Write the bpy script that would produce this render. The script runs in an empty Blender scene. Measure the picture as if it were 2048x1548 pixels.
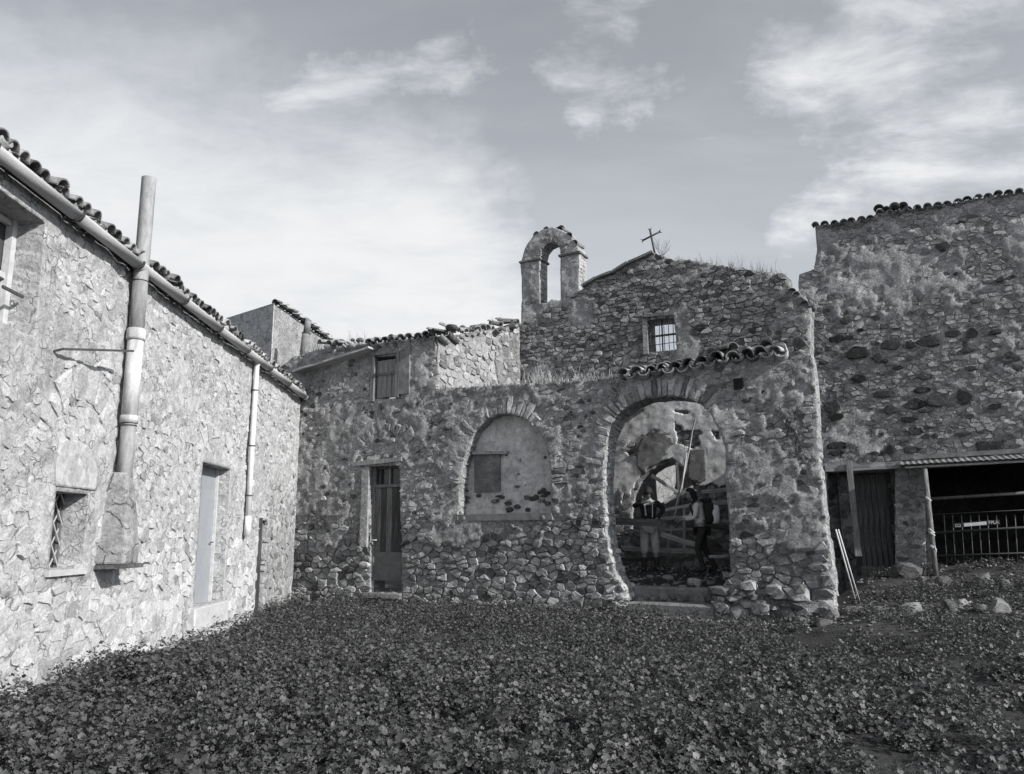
import bpy, math, random
import numpy as np
from mathutils import Vector, Matrix

R = math.radians
rnd = random.Random(11)
S = bpy.context.scene
COL = S.collection

# ---------------------------------------------------------------- camera
FPX, CX, CY = 1600.0, 1024.0, 774.0
CAM_H = 1.6
PITCH = math.atan(300.0 / FPX)
ROLL = R(0.35)
_F = Vector((0, math.cos(PITCH), math.sin(PITCH)))
_r = Vector((1, 0, 0))
_u = Vector((0, -math.sin(PITCH), math.cos(PITCH)))
_r2 = _r * math.cos(ROLL) - _u * math.sin(ROLL)
_u2 = _u * math.cos(ROLL) + _r * math.sin(ROLL)
CAMP = Vector((0, 0, CAM_H))
cd = bpy.data.cameras.new('camera')
cam = bpy.data.objects.new('camera', cd)
COL.objects.link(cam)
cd.sensor_width = 36.0
cd.lens = 36.0 * FPX / 2048.0
cd.clip_start = 0.05
cd.clip_end = 3000
m3 = Matrix((_r2, _u2, -_F)).transposed()
cam.matrix_world = Matrix.Translation(CAMP) @ m3.to_4x4()
S.camera = cam

# ---------------------------------------------------------------- light
SUN_AZ, SUN_EL = 123.0, 29.0
sd = bpy.data.lights.new('sun', 'SUN')
sd.energy = 4.6
sd.angle = R(0.6)
sd.color = (1.0, 0.985, 0.965)
sun = bpy.data.objects.new('sun', sd)
COL.objects.link(sun)
tosun = Vector((math.sin(R(SUN_AZ)) * math.cos(R(SUN_EL)), math.cos(R(SUN_AZ)) * math.cos(R(SUN_EL)), math.sin(R(SUN_EL))))
sun.rotation_euler = tosun.to_track_quat('Z', 'Y').to_euler()
sun.location = (20, -8, 20)

S.view_settings.view_transform = 'Standard'
S.view_settings.look = 'None'
S.view_settings.exposure = 0.42
S.view_settings.gamma = 1.0
S.view_settings.use_curve_mapping = False


def pdir(px, py):
    return (_F * FPX + _r2 * (px - CX) + _u2 * (CY - py)).normalized()


W = bpy.data.worlds.new('World')
S.world = W
W.use_nodes = True
wt = W.node_tree
wt.nodes.clear()


def wn(t, **k):
    n = wt.nodes.new(t)
    for a, b in k.items():
        setattr(n, a, b)
    return n


def wl(a, b):
    wt.links.new(a, b)


def wmath(op, a, b=None, c=None):
    n = wn('ShaderNodeMath', operation=op)
    for i, v in enumerate((a, b, c)):
        if v is None:
            continue
        if hasattr(v, 'default_value'):
            wl(v, n.inputs[i])
        else:
            n.inputs[i].default_value = v
    return n.outputs[0]


def wmap(v, a, b, c=0.0, d=1.0):
    n = wn('ShaderNodeMapRange', interpolation_type='SMOOTHSTEP')
    wl(v, n.inputs[0])
    for i, q in enumerate((a, b, c, d)):
        n.inputs[i + 1].default_value = q
    return n.outputs[0]


sky = wn('ShaderNodeTexSky', sky_type='NISHITA', sun_disc=False, sun_elevation=R(SUN_EL), sun_rotation=R(SUN_AZ),
         air_density=1.2, dust_density=1.5, ozone_density=1.0)
bw = wn('ShaderNodeHueSaturation')
bw.inputs['Saturation'].default_value = 0.09
wl(sky.outputs[0], bw.inputs['Color'])
tc = wn('ShaderNodeTexCoord')
sep = wn('ShaderNodeSeparateXYZ')
wl(tc.outputs['Generated'], sep.inputs[0])
zz = wmath('MAXIMUM', wmath('ADD', sep.outputs[2], 0.16), 0.05)
cx_ = wmath('DIVIDE', sep.outputs[0], zz)
cy_ = wmath('DIVIDE', sep.outputs[1], zz)
com = wn('ShaderNodeCombineXYZ')
wl(cx_, com.inputs[0])
wl(cy_, com.inputs[1])


def wnoise(scale, detail, rough, dist=0.0, loc=(0, 0, 0), rot=0.0, sc=(1, 1, 1)):
    mp = wn('ShaderNodeMapping')
    mp.inputs['Location'].default_value = loc
    mp.inputs['Rotation'].default_value = (0, 0, rot)
    mp.inputs['Scale'].default_value = sc
    wl(com.outputs[0], mp.inputs[0])
    n = wn('ShaderNodeTexNoise')
    n.inputs['Scale'].default_value = scale
    n.inputs['Detail'].default_value = detail
    n.inputs['Roughness'].default_value = rough
    n.inputs['Distortion'].default_value = dist
    wl(mp.outputs[0], n.inputs['Vector'])
    return n.outputs[0]


broad = wnoise(0.62, 9, 0.55, 0.25, (3.1, 1.7, 0), R(25), (0.8, 1.25, 1))
wisp = wnoise(2.1, 12, 0.6, 0.35, (1.3, 7.7, 0), R(38), (0.7, 1.5, 1))
fine = wnoise(5.5, 14, 0.62, 0.3, (9.3, 2.2, 0), R(30), (0.8, 1.25, 1))


wpn = wn('ShaderNodeTexNoise')
wpn.inputs['Scale'].default_value = 3.2
wpn.inputs['Detail'].default_value = 8
wpn.inputs['Roughness'].default_value = 0.62
wl(tc.outputs['Generated'], wpn.inputs['Vector'])
wps = wn('ShaderNodeVectorMath', operation='SUBTRACT')
wl(wpn.outputs['Color'], wps.inputs[0])
wps.inputs[1].default_value = (0.5, 0.5, 0.5)
wpm = wn('ShaderNodeVectorMath', operation='SCALE')
wpm.inputs['Scale'].default_value = 0.4
wl(wps.outputs[0], wpm.inputs[0])
wpa = wn('ShaderNodeVectorMath', operation='ADD')
wl(tc.outputs['Generated'], wpa.inputs[0])
wl(wpm.outputs[0], wpa.inputs[1])
wpv = wn('ShaderNodeVectorMath', operation='NORMALIZE')
wl(wpa.outputs[0], wpv.inputs[0])


def blob(px, py, rin, rout):
    d = pdir(px, py)
    dp = wn('ShaderNodeVectorMath', operation='DOT_PRODUCT')
    wl(wpv.outputs[0], dp.inputs[0])
    dp.inputs[1].default_value = d
    return wmap(dp.outputs['Value'], math.cos(R(rout)), math.cos(R(rin)))


def cmax(a, b):
    return wmath('MAXIMUM', a, b)


horizon = wmap(sep.outputs[2], 0.62, 0.10)
leftbank = cmax(cmax(blob(380, 520, 0, 21), blob(740, 640, 0, 19)), cmax(blob(90, 330, 0, 15), blob(240, 420, 0, 14)))
fluff = cmax(blob(735, 190, 0, 6), cmax(blob(610, 260, 0, 6), blob(900, 150, 0, 5)))
fluff = cmax(fluff, cmax(blob(1660, 60, 0, 9), cmax(blob(1200, 70, 0, 6), blob(1840, 150, 0, 11))))
fluff = cmax(fluff, cmax(blob(1790, 310, 0, 7), cmax(blob(1640, 400, 0, 5), blob(2010, 250, 0, 8))))
nmix = wmath('ADD', wmath('MULTIPLY', wisp, 0.45), wmath('MULTIPLY', fine, 0.55))
cl = wmap(wmath('ADD', nmix, wmath('MULTIPLY', fluff, 0.20)), 0.575, 0.88, 0.0, 0.95)
lb = wmap(wmath('ADD', wmath('ADD', wmath('MULTIPLY', broad, 0.45), wmath('MULTIPLY', nmix, 0.6)), wmath('MULTIPLY', leftbank, 0.36)), 0.56, 1.00, 0.0, 0.90)
bg0 = wmap(wmath('ADD', wmath('MULTIPLY', broad, 0.6), wmath('MULTIPLY', wisp, 0.4)), 0.42, 0.72, 0.0, 0.22)
lb = wmath('MULTIPLY', lb, wmap(sep.outputs[2], 0.60, 0.40, 0.25, 1.0))
mask = cmax(cmax(cl, lb), bg0)
mask = wmath('ADD', mask, wmath('MULTIPLY', horizon, 0.22))
mask = wmath('MINIMUM', mask, 1.0)
mx = wn('ShaderNodeMix', data_type='RGBA')
wl(mask, mx.inputs['Factor'])
sm = wn('ShaderNodeMix', data_type='RGBA', blend_type='MULTIPLY')
sm.inputs['Factor'].default_value = 1.0
wl(bw.outputs[0], sm.inputs['A'])
sm.inputs['B'].default_value = (0.93, 0.98, 1.06, 1)
wl(sm.outputs['Result'], mx.inputs['A'])
mx.inputs['B'].default_value = (6.6, 6.7, 6.8, 1)
bg = wn('ShaderNodeBackground')
bg.inputs['Strength'].default_value = 0.10
wl(mx.outputs['Result'], bg.inputs['Color'])
wo = wn('ShaderNodeOutputWorld')
wl(bg.outputs[0], wo.inputs[0])


# ---------------------------------------------------------------- tools
def hsh(ix, iy, seed):
    h = (ix.astype(np.int64) * 374761393 + iy.astype(np.int64) * 668265263 + seed * 144269504) & 0xffffffff
    h = ((h ^ (h >> 13)) * 1274126177) & 0xffffffff
    h = h ^ (h >> 16)
    return (h & 0xffffff) / float(0xffffff)


def vn(x, y, seed=0):
    x = np.asarray(x, float)
    y = np.asarray(y, float)
    ix, iy = np.floor(x), np.floor(y)
    fx, fy = x - ix, y - iy
    fx = fx * fx * (3 - 2 * fx)
    fy = fy * fy * (3 - 2 * fy)
    a, b = hsh(ix, iy, seed), hsh(ix + 1, iy, seed)
    c, d = hsh(ix, iy + 1, seed), hsh(ix + 1, iy + 1, seed)
    return (a * (1 - fx) + b * fx) * (1 - fy) + (c * (1 - fx) + d * fx) * fy


def fbm(x, y, seed=0, o=4):
    s, a, t = 0, 0.5, 0
    for i in range(o):
        s = s + a * vn(np.asarray(x) * 2 ** i, np.asarray(y) * 2 ** i, seed + i * 17)
        t += a
        a *= 0.5
    return s / t


def sstep(a, b, x):
    t = np.clip((np.asarray(x, float) - a) / (b - a), 0, 1)
    return t * t * (3 - 2 * t)


class Frame:
    """local x along the wall, y into the building, z up"""

    def __init__(s, ox, oy, az):
        s.o = Vector((ox, oy, 0))
        s.X = Vector((math.sin(R(az)), math.cos(R(az)), 0))
        s.Y = Vector((-s.X.y, s.X.x, 0))
        s.rz = math.atan2(s.X.y, s.X.x)

    def px(s, px, py, y0=0.0):
        d = pdir(px, py)
        t = (y0 - (CAMP - s.o).dot(s.Y)) / d.dot(s.Y)
        p = CAMP + d * t - s.o
        return (p.dot(s.X), p.z)

    def poly(s, pts, y0=0.0):
        return [s.px(a, b, y0) for a, b in pts]

    def world(s, x, y, z):
        return s.o + s.X * x + s.Y * y + Vector((0, 0, z))


def pixscale(fr, x, z):
    p = fr.world(x, 0, z) - CAMP
    d = p.dot(_F)
    if d < 0.5:
        return None
    return (CX + FPX * p.dot(_r2) / d, CY - FPX * p.dot(_u2) / d, FPX / d)


def tagit(o, label=None, cat=None, group=None, kind=None):
    if label:
        o['label'] = label
    if cat:
        o['category'] = cat
    if group:
        o['group'] = group
    if kind:
        o['kind'] = kind
    return o


def thing(name, label, cat, frame=None, loc=(0, 0, 0), rz=0.0, group=None):
    o = bpy.data.objects.new(name, None)
    o.empty_display_size = 0.3
    COL.objects.link(o)
    if frame:
        o.location = frame.o
        o.rotation_euler = (0, 0, frame.rz)
    else:
        o.location = loc
        o.rotation_euler = (0, 0, rz)
    return tagit(o, label, cat, group)


def link(name, me, parent=None, loc=None, rot=None, kind=None):
    o = bpy.data.objects.new(name, me)
    COL.objects.link(o)
    if parent:
        o.parent = parent
    if loc is not None:
        o.location = loc
    if rot is not None:
        o.rotation_euler = rot
    if kind:
        o['kind'] = kind
    return o


def mk(name, verts, faces, mat, parent=None, smooth=False, tone=None, loc=None, rot=None, kind=None):
    me = bpy.data.meshes.new(name)
    me.from_pydata([tuple(v) for v in verts], [], [tuple(f) for f in faces])
    me.materials.append(mat)
    if smooth:
        me.polygons.foreach_set('use_smooth', [True] * len(me.polygons))
    if tone is not None:
        a = me.attributes.new('tone', 'FLOAT', 'FACE')
        a.data.foreach_set('value', np.full(len(me.polygons), tone) if np.isscalar(tone) else np.asarray(tone))
    me.update()
    return link(name, me, parent, loc, rot, kind)


def np_mesh(name, V, Q, mat, smooth=None, tone=None):
    """V (n,3), Q (m,k) constant k"""
    me = bpy.data.meshes.new(name)
    V = np.asarray(V, np.float32)
    Q = np.asarray(Q, np.int32)
    m, k = Q.shape
    me.vertices.add(len(V))
    me.vertices.foreach_set('co', V.ravel())
    me.loops.add(m * k)
    me.loops.foreach_set('vertex_index', Q.ravel())
    me.polygons.add(m)
    me.polygons.foreach_set('loop_start', np.arange(m, dtype=np.int32) * k)
    me.polygons.foreach_set('loop_total', np.full(m, k, np.int32))
    if smooth is not None:
        me.polygons.foreach_set('use_smooth', smooth)
    if tone is not None:
        a = me.attributes.new('tone', 'FLOAT', 'FACE')
        a.data.foreach_set('value', np.asarray(tone, np.float32))
    me.materials.append(mat)
    me.update(calc_edges=True)
    me.validate()
    return me


# ---------------------------------------------------------------- materials
class M:
    def __init__(s, name, rough=0.9, spec=0.25):
        s.m = bpy.data.materials.new(name)
        s.m.use_nodes = True
        s.t = s.m.node_tree
        s.b = s.t.nodes['Principled BSDF']
        s.b.inputs['Roughness'].default_value = rough
        s.b.inputs['Specular IOR Level'].default_value = spec
        s.tc = s.n('ShaderNodeTexCoord')

    def n(s, t, **k):
        x = s.t.nodes.new(t)
        for a, b in k.items():
            setattr(x, a, b)
        return x

    def l(s, a, b):
        s.t.links.new(a, b)

    def noise(s, scale, detail=5, rough=0.6, dist=0.0, sc=(1, 1, 1), co='Object'):
        mp = s.n('ShaderNodeMapping')
        mp.inputs['Scale'].default_value = sc
        if co == 'geo':
            g = s.n('ShaderNodeNewGeometry')
            s.l(g.outputs['Position'], mp.inputs[0])
        else:
            s.l(s.tc.outputs[co], mp.inputs[0])
        n = s.n('ShaderNodeTexNoise')
        n.inputs['Scale'].default_value = scale
        n.inputs['Detail'].default_value = detail
        n.inputs['Roughness'].default_value = rough
        n.inputs['Distortion'].default_value = dist
        s.l(mp.outputs[0], n.inputs['Vector'])
        return n.outputs[0]

    def mr(s, v, a, b, c, d, smooth=False):
        n = s.n('ShaderNodeMapRange')
        if smooth:
            n.interpolation_type = 'SMOOTHSTEP'
        s.l(v, n.inputs[0])
        for i, q in enumerate((a, b, c, d)):
            n.inputs[i + 1].default_value = q
        return n.outputs[0]

    def ma(s, op, a, b=0.0):
        n = s.n('ShaderNodeMath', operation=op)
        for i, v in enumerate((a, b)):
            if hasattr(v, 'default_value'):
                s.l(v, n.inputs[i])
            else:
                n.inputs[i].default_value = v
        return n.outputs[0]

    def col(s, val, tint=(1, 1, 1)):
        c = s.n('ShaderNodeCombineColor')
        for i in range(3):
            s.l(s.ma('MULTIPLY', val, tint[i]), c.inputs[i])
        s.l(c.outputs[0], s.b.inputs['Base Color'])
        return c.outputs[0]

    def bump(s, v, dist, strength=1.0, prev=None):
        n = s.n('ShaderNodeBump')
        n.inputs['Distance'].default_value = dist
        n.inputs['Strength'].default_value = strength
        s.l(v, n.inputs['Height'])
        if prev is not None:
            s.l(prev, n.inputs['Normal'])
        s.l(n.outputs[0], s.b.inputs['Normal'])
        return n.outputs[0]


def m_stone(name, lo=0.55, hi=1.45):
    q = M(name, 0.92, 0.2)
    at = q.n('ShaderNodeAttribute', attribute_name='tone')
    n1 = q.noise(9, 8, 0.7, 0.3, co='geo')
    n2 = q.noise(34, 6, 0.75, co='geo')
    lich = q.mr(q.noise(14, 6, 0.75, 0.6, co='geo'), 0.56, 0.66, 0.0, 0.10, True)
    v = q.ma('MULTIPLY', at.outputs['Fac'], q.mr(n1, 0.3, 0.7, lo, hi))
    v = q.ma('MULTIPLY', v, q.mr(n2, 0.3, 0.7, 0.62, 1.4))
    v = q.ma('ADD', v, lich)
    q.col(v)
    b = q.bump(n1, 0.05, 0.8)
    q.bump(n2, 0.014, 0.9, b)
    return q.m


def m_mortar(name, base, stain=0.5, dark=0.35, bumpd=0.03, crack=0.0, fine=1.0):
    q = M(name, 0.95, 0.15)
    n1 = q.noise(1.1, 7, 0.65, 0.5, co='geo')
    n2 = q.noise(7, 8, 0.72, 0.4, co='geo')
    n3 = q.noise(26, 7, 0.8, co='geo')
    v = q.mr(n1, 0.3, 0.7, base * (1 - stain * 0.5), base * (1 + stain * 0.35), True)
    v = q.ma('MULTIPLY', v, q.mr(n2, 0.35, 0.65, 0.66, 1.26))
    v = q.ma('MULTIPLY', v, q.mr(n3, 0.32, 0.68, 1 - 0.42 * fine, 1 + 0.40 * fine))
    sp = q.mr(q.noise(19, 5, 0.8, 0.5, co='geo'), 0.61, 0.68, 1.0, dark, True)
    v = q.ma('MULTIPLY', v, sp)
    if crack > 0:
        mp = q.n('ShaderNodeMapping')
        gg = q.n('ShaderNodeNewGeometry')
        ad = q.n('ShaderNodeVectorMath', operation='ADD')
        nz = q.n('ShaderNodeTexNoise')
        nz.inputs['Scale'].default_value = 5
        q.l(gg.outputs['Position'], nz.inputs['Vector'])
        sc_ = q.n('ShaderNodeVectorMath', operation='SCALE')
        sc_.inputs['Scale'].default_value = 0.17
        q.l(nz.outputs['Color'], sc_.inputs[0])
        q.l(gg.outputs['Position'], ad.inputs[0])
        q.l(sc_.outputs[0], ad.inputs[1])
        vo = q.n('ShaderNodeTexVoronoi', feature='DISTANCE_TO_EDGE')
        vo.inputs['Scale'].default_value = crack
        q.l(ad.outputs[0], vo.inputs['Vector'])
        ck = q.mr(vo.outputs['Distance'], 0.0, 0.05, 0.0, 1.0, True)
        gate = q.mr(q.noise(3.5, 4, 0.6, co='geo'), 0.47, 0.56, 1.0, 0.0, True)
        ck = q.ma('MAXIMUM', ck, gate)
        q.col(q.ma('MULTIPLY', v, q.ma('ADD', q.ma('MULTIPLY', ck, 0.55), 0.45)))
        b = q.bump(ck, 0.012, 1.0)
        b = q.bump(n2, bumpd, 1.0, b)
    else:
        q.col(v)
        b = q.bump(n2, bumpd, 1.0)
    q.bump(n3, 0.012, 0.9, b)
    return q.m


def m_wood(name, base, dark=0.35, axis=2, rough=0.85):
    q = M(name, rough, 0.2)
    sc = [1, 1, 1]
    for i in range(3):
        sc[i] = 1 if i == axis else 14
    n1 = q.noise(2.4, 6, 0.65, 0.6, sc=tuple(sc))
    n2 = q.noise(9, 5, 0.7, 0.2, sc=tuple(sc))
    v = q.mr(n1, 0.32, 0.68, base * dark, base * 1.35)
    v = q.ma('MULTIPLY', v, q.mr(n2, 0.3, 0.7, 0.65, 1.3))
    q.col(v)
    b = q.bump(n1, 0.012, 0.9)
    q.bump(n2, 0.006, 0.8, b)
    return q.m


def m_plain(name, val, rough=0.8, var=0.25, scale=8, tint=(1, 1, 1), spec=0.3, bump=0.004, metal=0.0, sc=(1, 1, 1)):
    q = M(name, rough, spec)
    n1 = q.noise(scale, 6, 0.65, 0.2, sc=sc)
    n2 = q.noise(scale * 7, 4, 0.65)
    v = q.mr(n1, 0.3, 0.7, val * (1 - var), val * (1 + var))
    v = q.ma('MULTIPLY', v, q.mr(n2, 0.3, 0.7, 1 - var * .5, 1 + var * .5))
    q.col(v, tint)
    b = q.bump(n1, bump * 2, 0.7)
    q.bump(n2, bump, 0.7, b)
    q.b.inputs['Metallic'].default_value = metal
    return q.m


MS = m_stone('rubble stone')
MSL = m_stone('pale lime washed stone', 0.78, 1.16)
MM_L = m_mortar('pale lime mortar', 0.44, 0.3, 0.5, 0.05, 8.5, .6)
MM_F = m_mortar('grey lime mortar', 0.32, 0.45, 0.3, 0.05, 9, 1.25)
MM_G = m_mortar('weathered gable mortar', 0.31, 0.5, 0.35, 0.05, 8, 1.25)
MM_R = m_mortar('grey render', 0.38, 0.45, 0.3, 0.05, 7, 1.25)
MM_B = m_mortar('bell arch render', 0.36, 0.75, 0.3, 0.02, 5.5)
MM_SIDE = m_mortar('sunlit side wall mortar', 0.30, 0.5, 0.6, 0.05, 6)
MM_D = m_mortar('recess shade mortar', 0.24, 0.7, 0.4, .05, 7)  # toned darker so recesses look deeper in shade
MP = m_mortar('old smooth plaster', 0.52, 0.45, 0.7, 0.01, 0, 0.5)
MP2 = m_mortar('dark grey plaster', 0.18, 0.6, 0.6, 0.012, 0, 0.6)
MPW = m_mortar('pale window surround plaster', 0.40, 0.25, 0.8, 0.012, 0, 0.4)
M_TILE = None


def m_tile():
    q = M('lichen covered clay tile', 0.9, 0.2)
    oi = q.n('ShaderNodeObjectInfo')
    n1 = q.noise(16, 6, 0.7, 0.4)
    n2 = q.noise(60, 4, 0.7)
    v = q.mr(oi.outputs['Random'], 0, 1, 0.07, 0.34)
    v = q.ma('MULTIPLY', v, q.mr(n1, 0.3, 0.7, 0.5, 1.5))
    li = q.mr(q.noise(11, 6, 0.8), 0.56, 0.64, 0.0, 0.12, True)
    q.col(q.ma('ADD', q.ma('MULTIPLY', v, q.mr(n2, .3, .7, .8, 1.2)), li))
    b = q.bump(n1, 0.012, 0.8)
    q.bump(n2, 0.005, 0.8, b)
    return q.m


M_TILE = m_tile()
MW = m_wood('weathered grey wood', 0.17)
MWD = m_wood('dark old wood', 0.07)
MWP = m_wood('pale split timber', 0.24, 0.55)
MWX = m_wood('weathered beam', 0.36, 0.4, 0)
MWXD = m_wood('dark beam', 0.10, 0.4, 0)
MIRON = m_plain('rusted iron', 0.05, 0.7, 0.4, 20, spec=0.4)
MMETAL = m_plain('galvanised sheet', 0.20, 0.6, 0.4, 4, spec=0.4, metal=0.2)
MSHEET = m_plain('dull metal sheet', 0.13, 0.75, 0.25, 5)
MGUT = m_plain('grey gutter', 0.36, 0.6, 0.15, 4, spec=0.4, sc=(0.4, 2, 2))
MPVC = m_plain('white drain pipe', 0.62, 0.5, 0.08, 3, spec=0.45)
MPAINT = m_plain('pale blue painted door', 0.27, 0.6, 0.10, 2, (0.95, 0.99, 1.05), bump=0.001)
MFRAME = m_plain('off white window paint', 0.45, 0.6, 0.2, 9)
MBLACK = m_plain('dark void', 0.015, 1.0, 0.2, 5)
MCONC = m_plain('worn concrete', 0.16, 0.95, 0.4, 6, bump=0.008)
MCONCL = m_plain('pale worn concrete', 0.40, 0.95, 0.18, 6, bump=0.008)
MROPE = m_plain('pale rope', 0.42, 0.95, 0.2, 60)
MDRY = m_plain('dry grass straw', 0.36, 0.9, 0.3, 3)
MTWIG = m_plain('dry twigs', 0.12, 0.9, 0.3, 9)


def m_pipe():
    q = M('stained fibre cement pipe', 0.95, 0.08)
    at = q.n('ShaderNodeAttribute', attribute_name='tone')
    n1 = q.noise(2.6, 8, 0.65, 0.4, sc=(3, 3, 0.8))
    n2 = q.noise(26, 5, 0.7)
    v = q.ma('MULTIPLY', at.outputs['Fac'], q.mr(n1, 0.36, 0.64, 0.62, 1.12))
    v = q.ma('MULTIPLY', v, q.mr(n2, 0.3, 0.7, 0.88, 1.1))
    q.col(v)
    q.bump(n2, 0.006, 0.8)
    return q.m


MPIPE = m_pipe()


def m_glass(name, dirty):
    q = M(name, 0.15, 0.5)
    t = q.t
    tr = q.n('ShaderNodeBsdfTransparent')
    tr.inputs['Color'].default_value = (0.9, 0.93, 0.95, 1)
    mx_ = q.n('ShaderNodeMixShader')
    f = q.mr(q.noise(7, 7, 0.7, 0.6), 0.4, 0.68, dirty * 0.4, min(1, dirty * 1.6))
    q.l(f, mx_.inputs[0])
    q.l(tr.outputs[0], mx_.inputs[1])
    q.l(q.b.outputs[0], mx_.inputs[2])
    q.b.inputs['Base Color'].default_value = (0.6, 0.6, 0.6, 1)
    out = [x for x in t.nodes if x.type == 'OUTPUT_MATERIAL'][0]
    q.l(mx_.outputs[0], out.inputs[0])
    return q.m


MGL = m_glass('dusty glass', 0.16)


def m_dglass():
    q = M('dark glass', 0.12, 0.5)
    q.b.inputs['Base Color'].default_value = (0.035, 0.036, 0.038, 1)
    q.bump(q.noise(4, 3, 0.5), 0.01, 0.3)
    return q.m


MDG = m_dglass()


def m_soil():
    q = M('dark damp soil', 0.98, 0.1)
    n1 = q.noise(1.3, 8, 0.7, 0.5, co='geo')
    n2 = q.noise(24, 7, 0.75, co='geo')
    v = q.mr(n1, 0.3, 0.7, 0.025, 0.075)
    v = q.ma('MULTIPLY', v, q.mr(n2, 0.3, 0.7, 0.5, 1.6))
    q.col(v)
    b = q.bump(n1, 0.1, 0.6)
    q.bump(n2, 0.04, 1.0, b)
    return q.m


MSOIL = m_soil()


def m_leaf():
    q = M('glossy mallow leaf', 0.52, 0.35)
    at = q.n('ShaderNodeAttribute', attribute_name='tone')
    n = q.noise(12, 4, 0.6, co='geo')
    v = q.ma('MULTIPLY', at.outputs['Fac'], q.mr(n, 0.3, 0.7, 0.75, 1.25))
    q.col(v, (0.99, 1.0, 0.98))
    tl = q.n('ShaderNodeBsdfTranslucent')
    tl.inputs['Color'].default_value = (0.02, 0.02, 0.02, 1)
    ad = q.n('ShaderNodeAddShader')
    q.l(q.b.outputs[0], ad.inputs[0])
    q.l(tl.outputs[0], ad.inputs[1])
    out = [x for x in q.t.nodes if x.type == 'OUTPUT_MATERIAL'][0]
    q.l(ad.outputs[0], out.inputs[0])
    return q.m


MLEAF = m_leaf()


# ---------------------------------------------------------------- primitive builders
def tube_vf(pts, rad, n=10, caps=True):
    """pts list of Vector, rad number or list"""
    pts = [Vector(p) for p in pts]
    V, F = [], []
    L = len(pts)
    prev = None
    for i, p in enumerate(pts):
        t = (pts[min(i + 1, L - 1)] - pts[max(i - 1, 0)]).normalized()
        ref = Vector((0, 0, 1)) if abs(t.z) < 0.9 else Vector((1, 0, 0))
        a = t.cross(ref).normalized() if prev is None else (prev - t * prev.dot(t)).normalized()
        prev = a
        b = t.cross(a)
        r = rad[i] if isinstance(rad, (list, tuple)) else rad
        for k in range(n):
            w = 2 * math.pi * k / n
            V.append(p + a * (r * math.cos(w)) + b * (r * math.sin(w)))
    for i in range(L - 1):
        for k in range(n):
            k2 = (k + 1) % n
            F.append((i * n + k, i * n + k2, (i + 1) * n + k2, (i + 1) * n + k))
    if caps:
        F.append(tuple(range(n))[::-1])
        F.append(tuple((L - 1) * n + k for k in range(n)))
    return V, F


def tube(name, pts, rad, mat, parent=None, n=10, tone=None, smooth=True, kind=None, caps=True):
    V, F = tube_vf(pts, rad, n, caps)
    return mk(name, V, F, mat, parent, smooth, tone, kind=kind)


def bar(name, a, b, w, h, mat, parent=None, up=(0, 0, 1), jit=0.0, seg=1, tone=None, taper=1.0):
    """rectangular beam from a to b; object origin at a, local x along beam"""
    a, b = Vector(a), Vector(b)
    L = (b - a).length
    t = (b - a).normalized()
    up = Vector(up)
    if abs(t.dot(up)) > 0.95:
        up = Vector((0, 1, 0))
    s = up.cross(t).normalized()
    u = t.cross(s)
    V, F = [], []
    for i in range(seg + 1):
        k = i / seg
        sc = 1 + (taper - 1) * k
        dx, dz = rnd.uniform(-jit, jit), rnd.uniform(-jit, jit)
        for (p, q) in ((-1, -1), (1, -1), (1, 1), (-1, 1)):
            V.append((L * k + (rnd.uniform(-jit, jit)), p * w / 2 * sc + dx + rnd.uniform(-jit, jit) * .4, q * h / 2 * sc + dz + rnd.uniform(-jit, jit) * .4))
    for i in range(seg):
        for k in range(4):
            k2 = (k + 1) % 4
            F.append((i * 4 + k, i * 4 + k2, i * 4 + 4 + k2, i * 4 + 4 + k))
    F.append((3, 2, 1, 0))
    F.append(tuple(seg * 4 + k for k in range(4)))
    o = mk(name, V, F, mat, parent, False, tone)
    o.location = a
    o.rotation_mode = 'XYZ'
    o.rotation_euler = Matrix((t, s, u)).transposed().to_euler()
    return o


def box(name, x0, x1, y0, y1, z0, z1, mat, parent=None, jit=0.0, bev=0.0, tone=None, kind=None):
    import bmesh
    bm = bmesh.new()
    bmesh.ops.create_cube(bm, size=1)
    c = Vector(((x0 + x1) / 2, (y0 + y1) / 2, (z0 + z1) / 2))
    for v in bm.verts:
        v.co = Vector((v.co.x * (x1 - x0), v.co.y * (y1 - y0), v.co.z * (z1 - z0)))
    if bev:
        bmesh.ops.bevel(bm, geom=bm.edges[:], offset=bev, segments=1, affect='EDGES')
    if jit:
        for v in bm.verts:
            v.co += Vector((rnd.uniform(-jit, jit), rnd.uniform(-jit, jit), rnd.uniform(-jit, jit)))
    me = bpy.data.meshes.new(name)
    bm.to_mesh(me)
    bm.free()
    me.materials.append(mat)
    if tone is not None:
        a = me.attributes.new('tone', 'FLOAT', 'FACE')
        a.data.foreach_set('value', np.full(len(me.polygons), tone))
    return link(name, me, parent, c, None, kind)


def prism(name, poly, y0, y1, mat, parent=None, tone=None, kind=None):
    """poly (x,z) extruded in y"""
    n = len(poly)
    ar = sum(poly[i][0] * poly[(i + 1) % n][1] - poly[(i + 1) % n][0] * poly[i][1] for i in range(n))
    if ar < 0:
        poly = poly[::-1]
    V = [(x, y0, z) for x, z in poly] + [(x, y1, z) for x, z in poly]
    F = [tuple(range(n)), tuple(range(2 * n - 1, n - 1, -1))]
    for i in range(n):
        j = (i + 1) % n
        F.append((j, i, n + i, n + j))
    return mk(name, V, F, mat, parent, False, tone, kind=kind)


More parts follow.
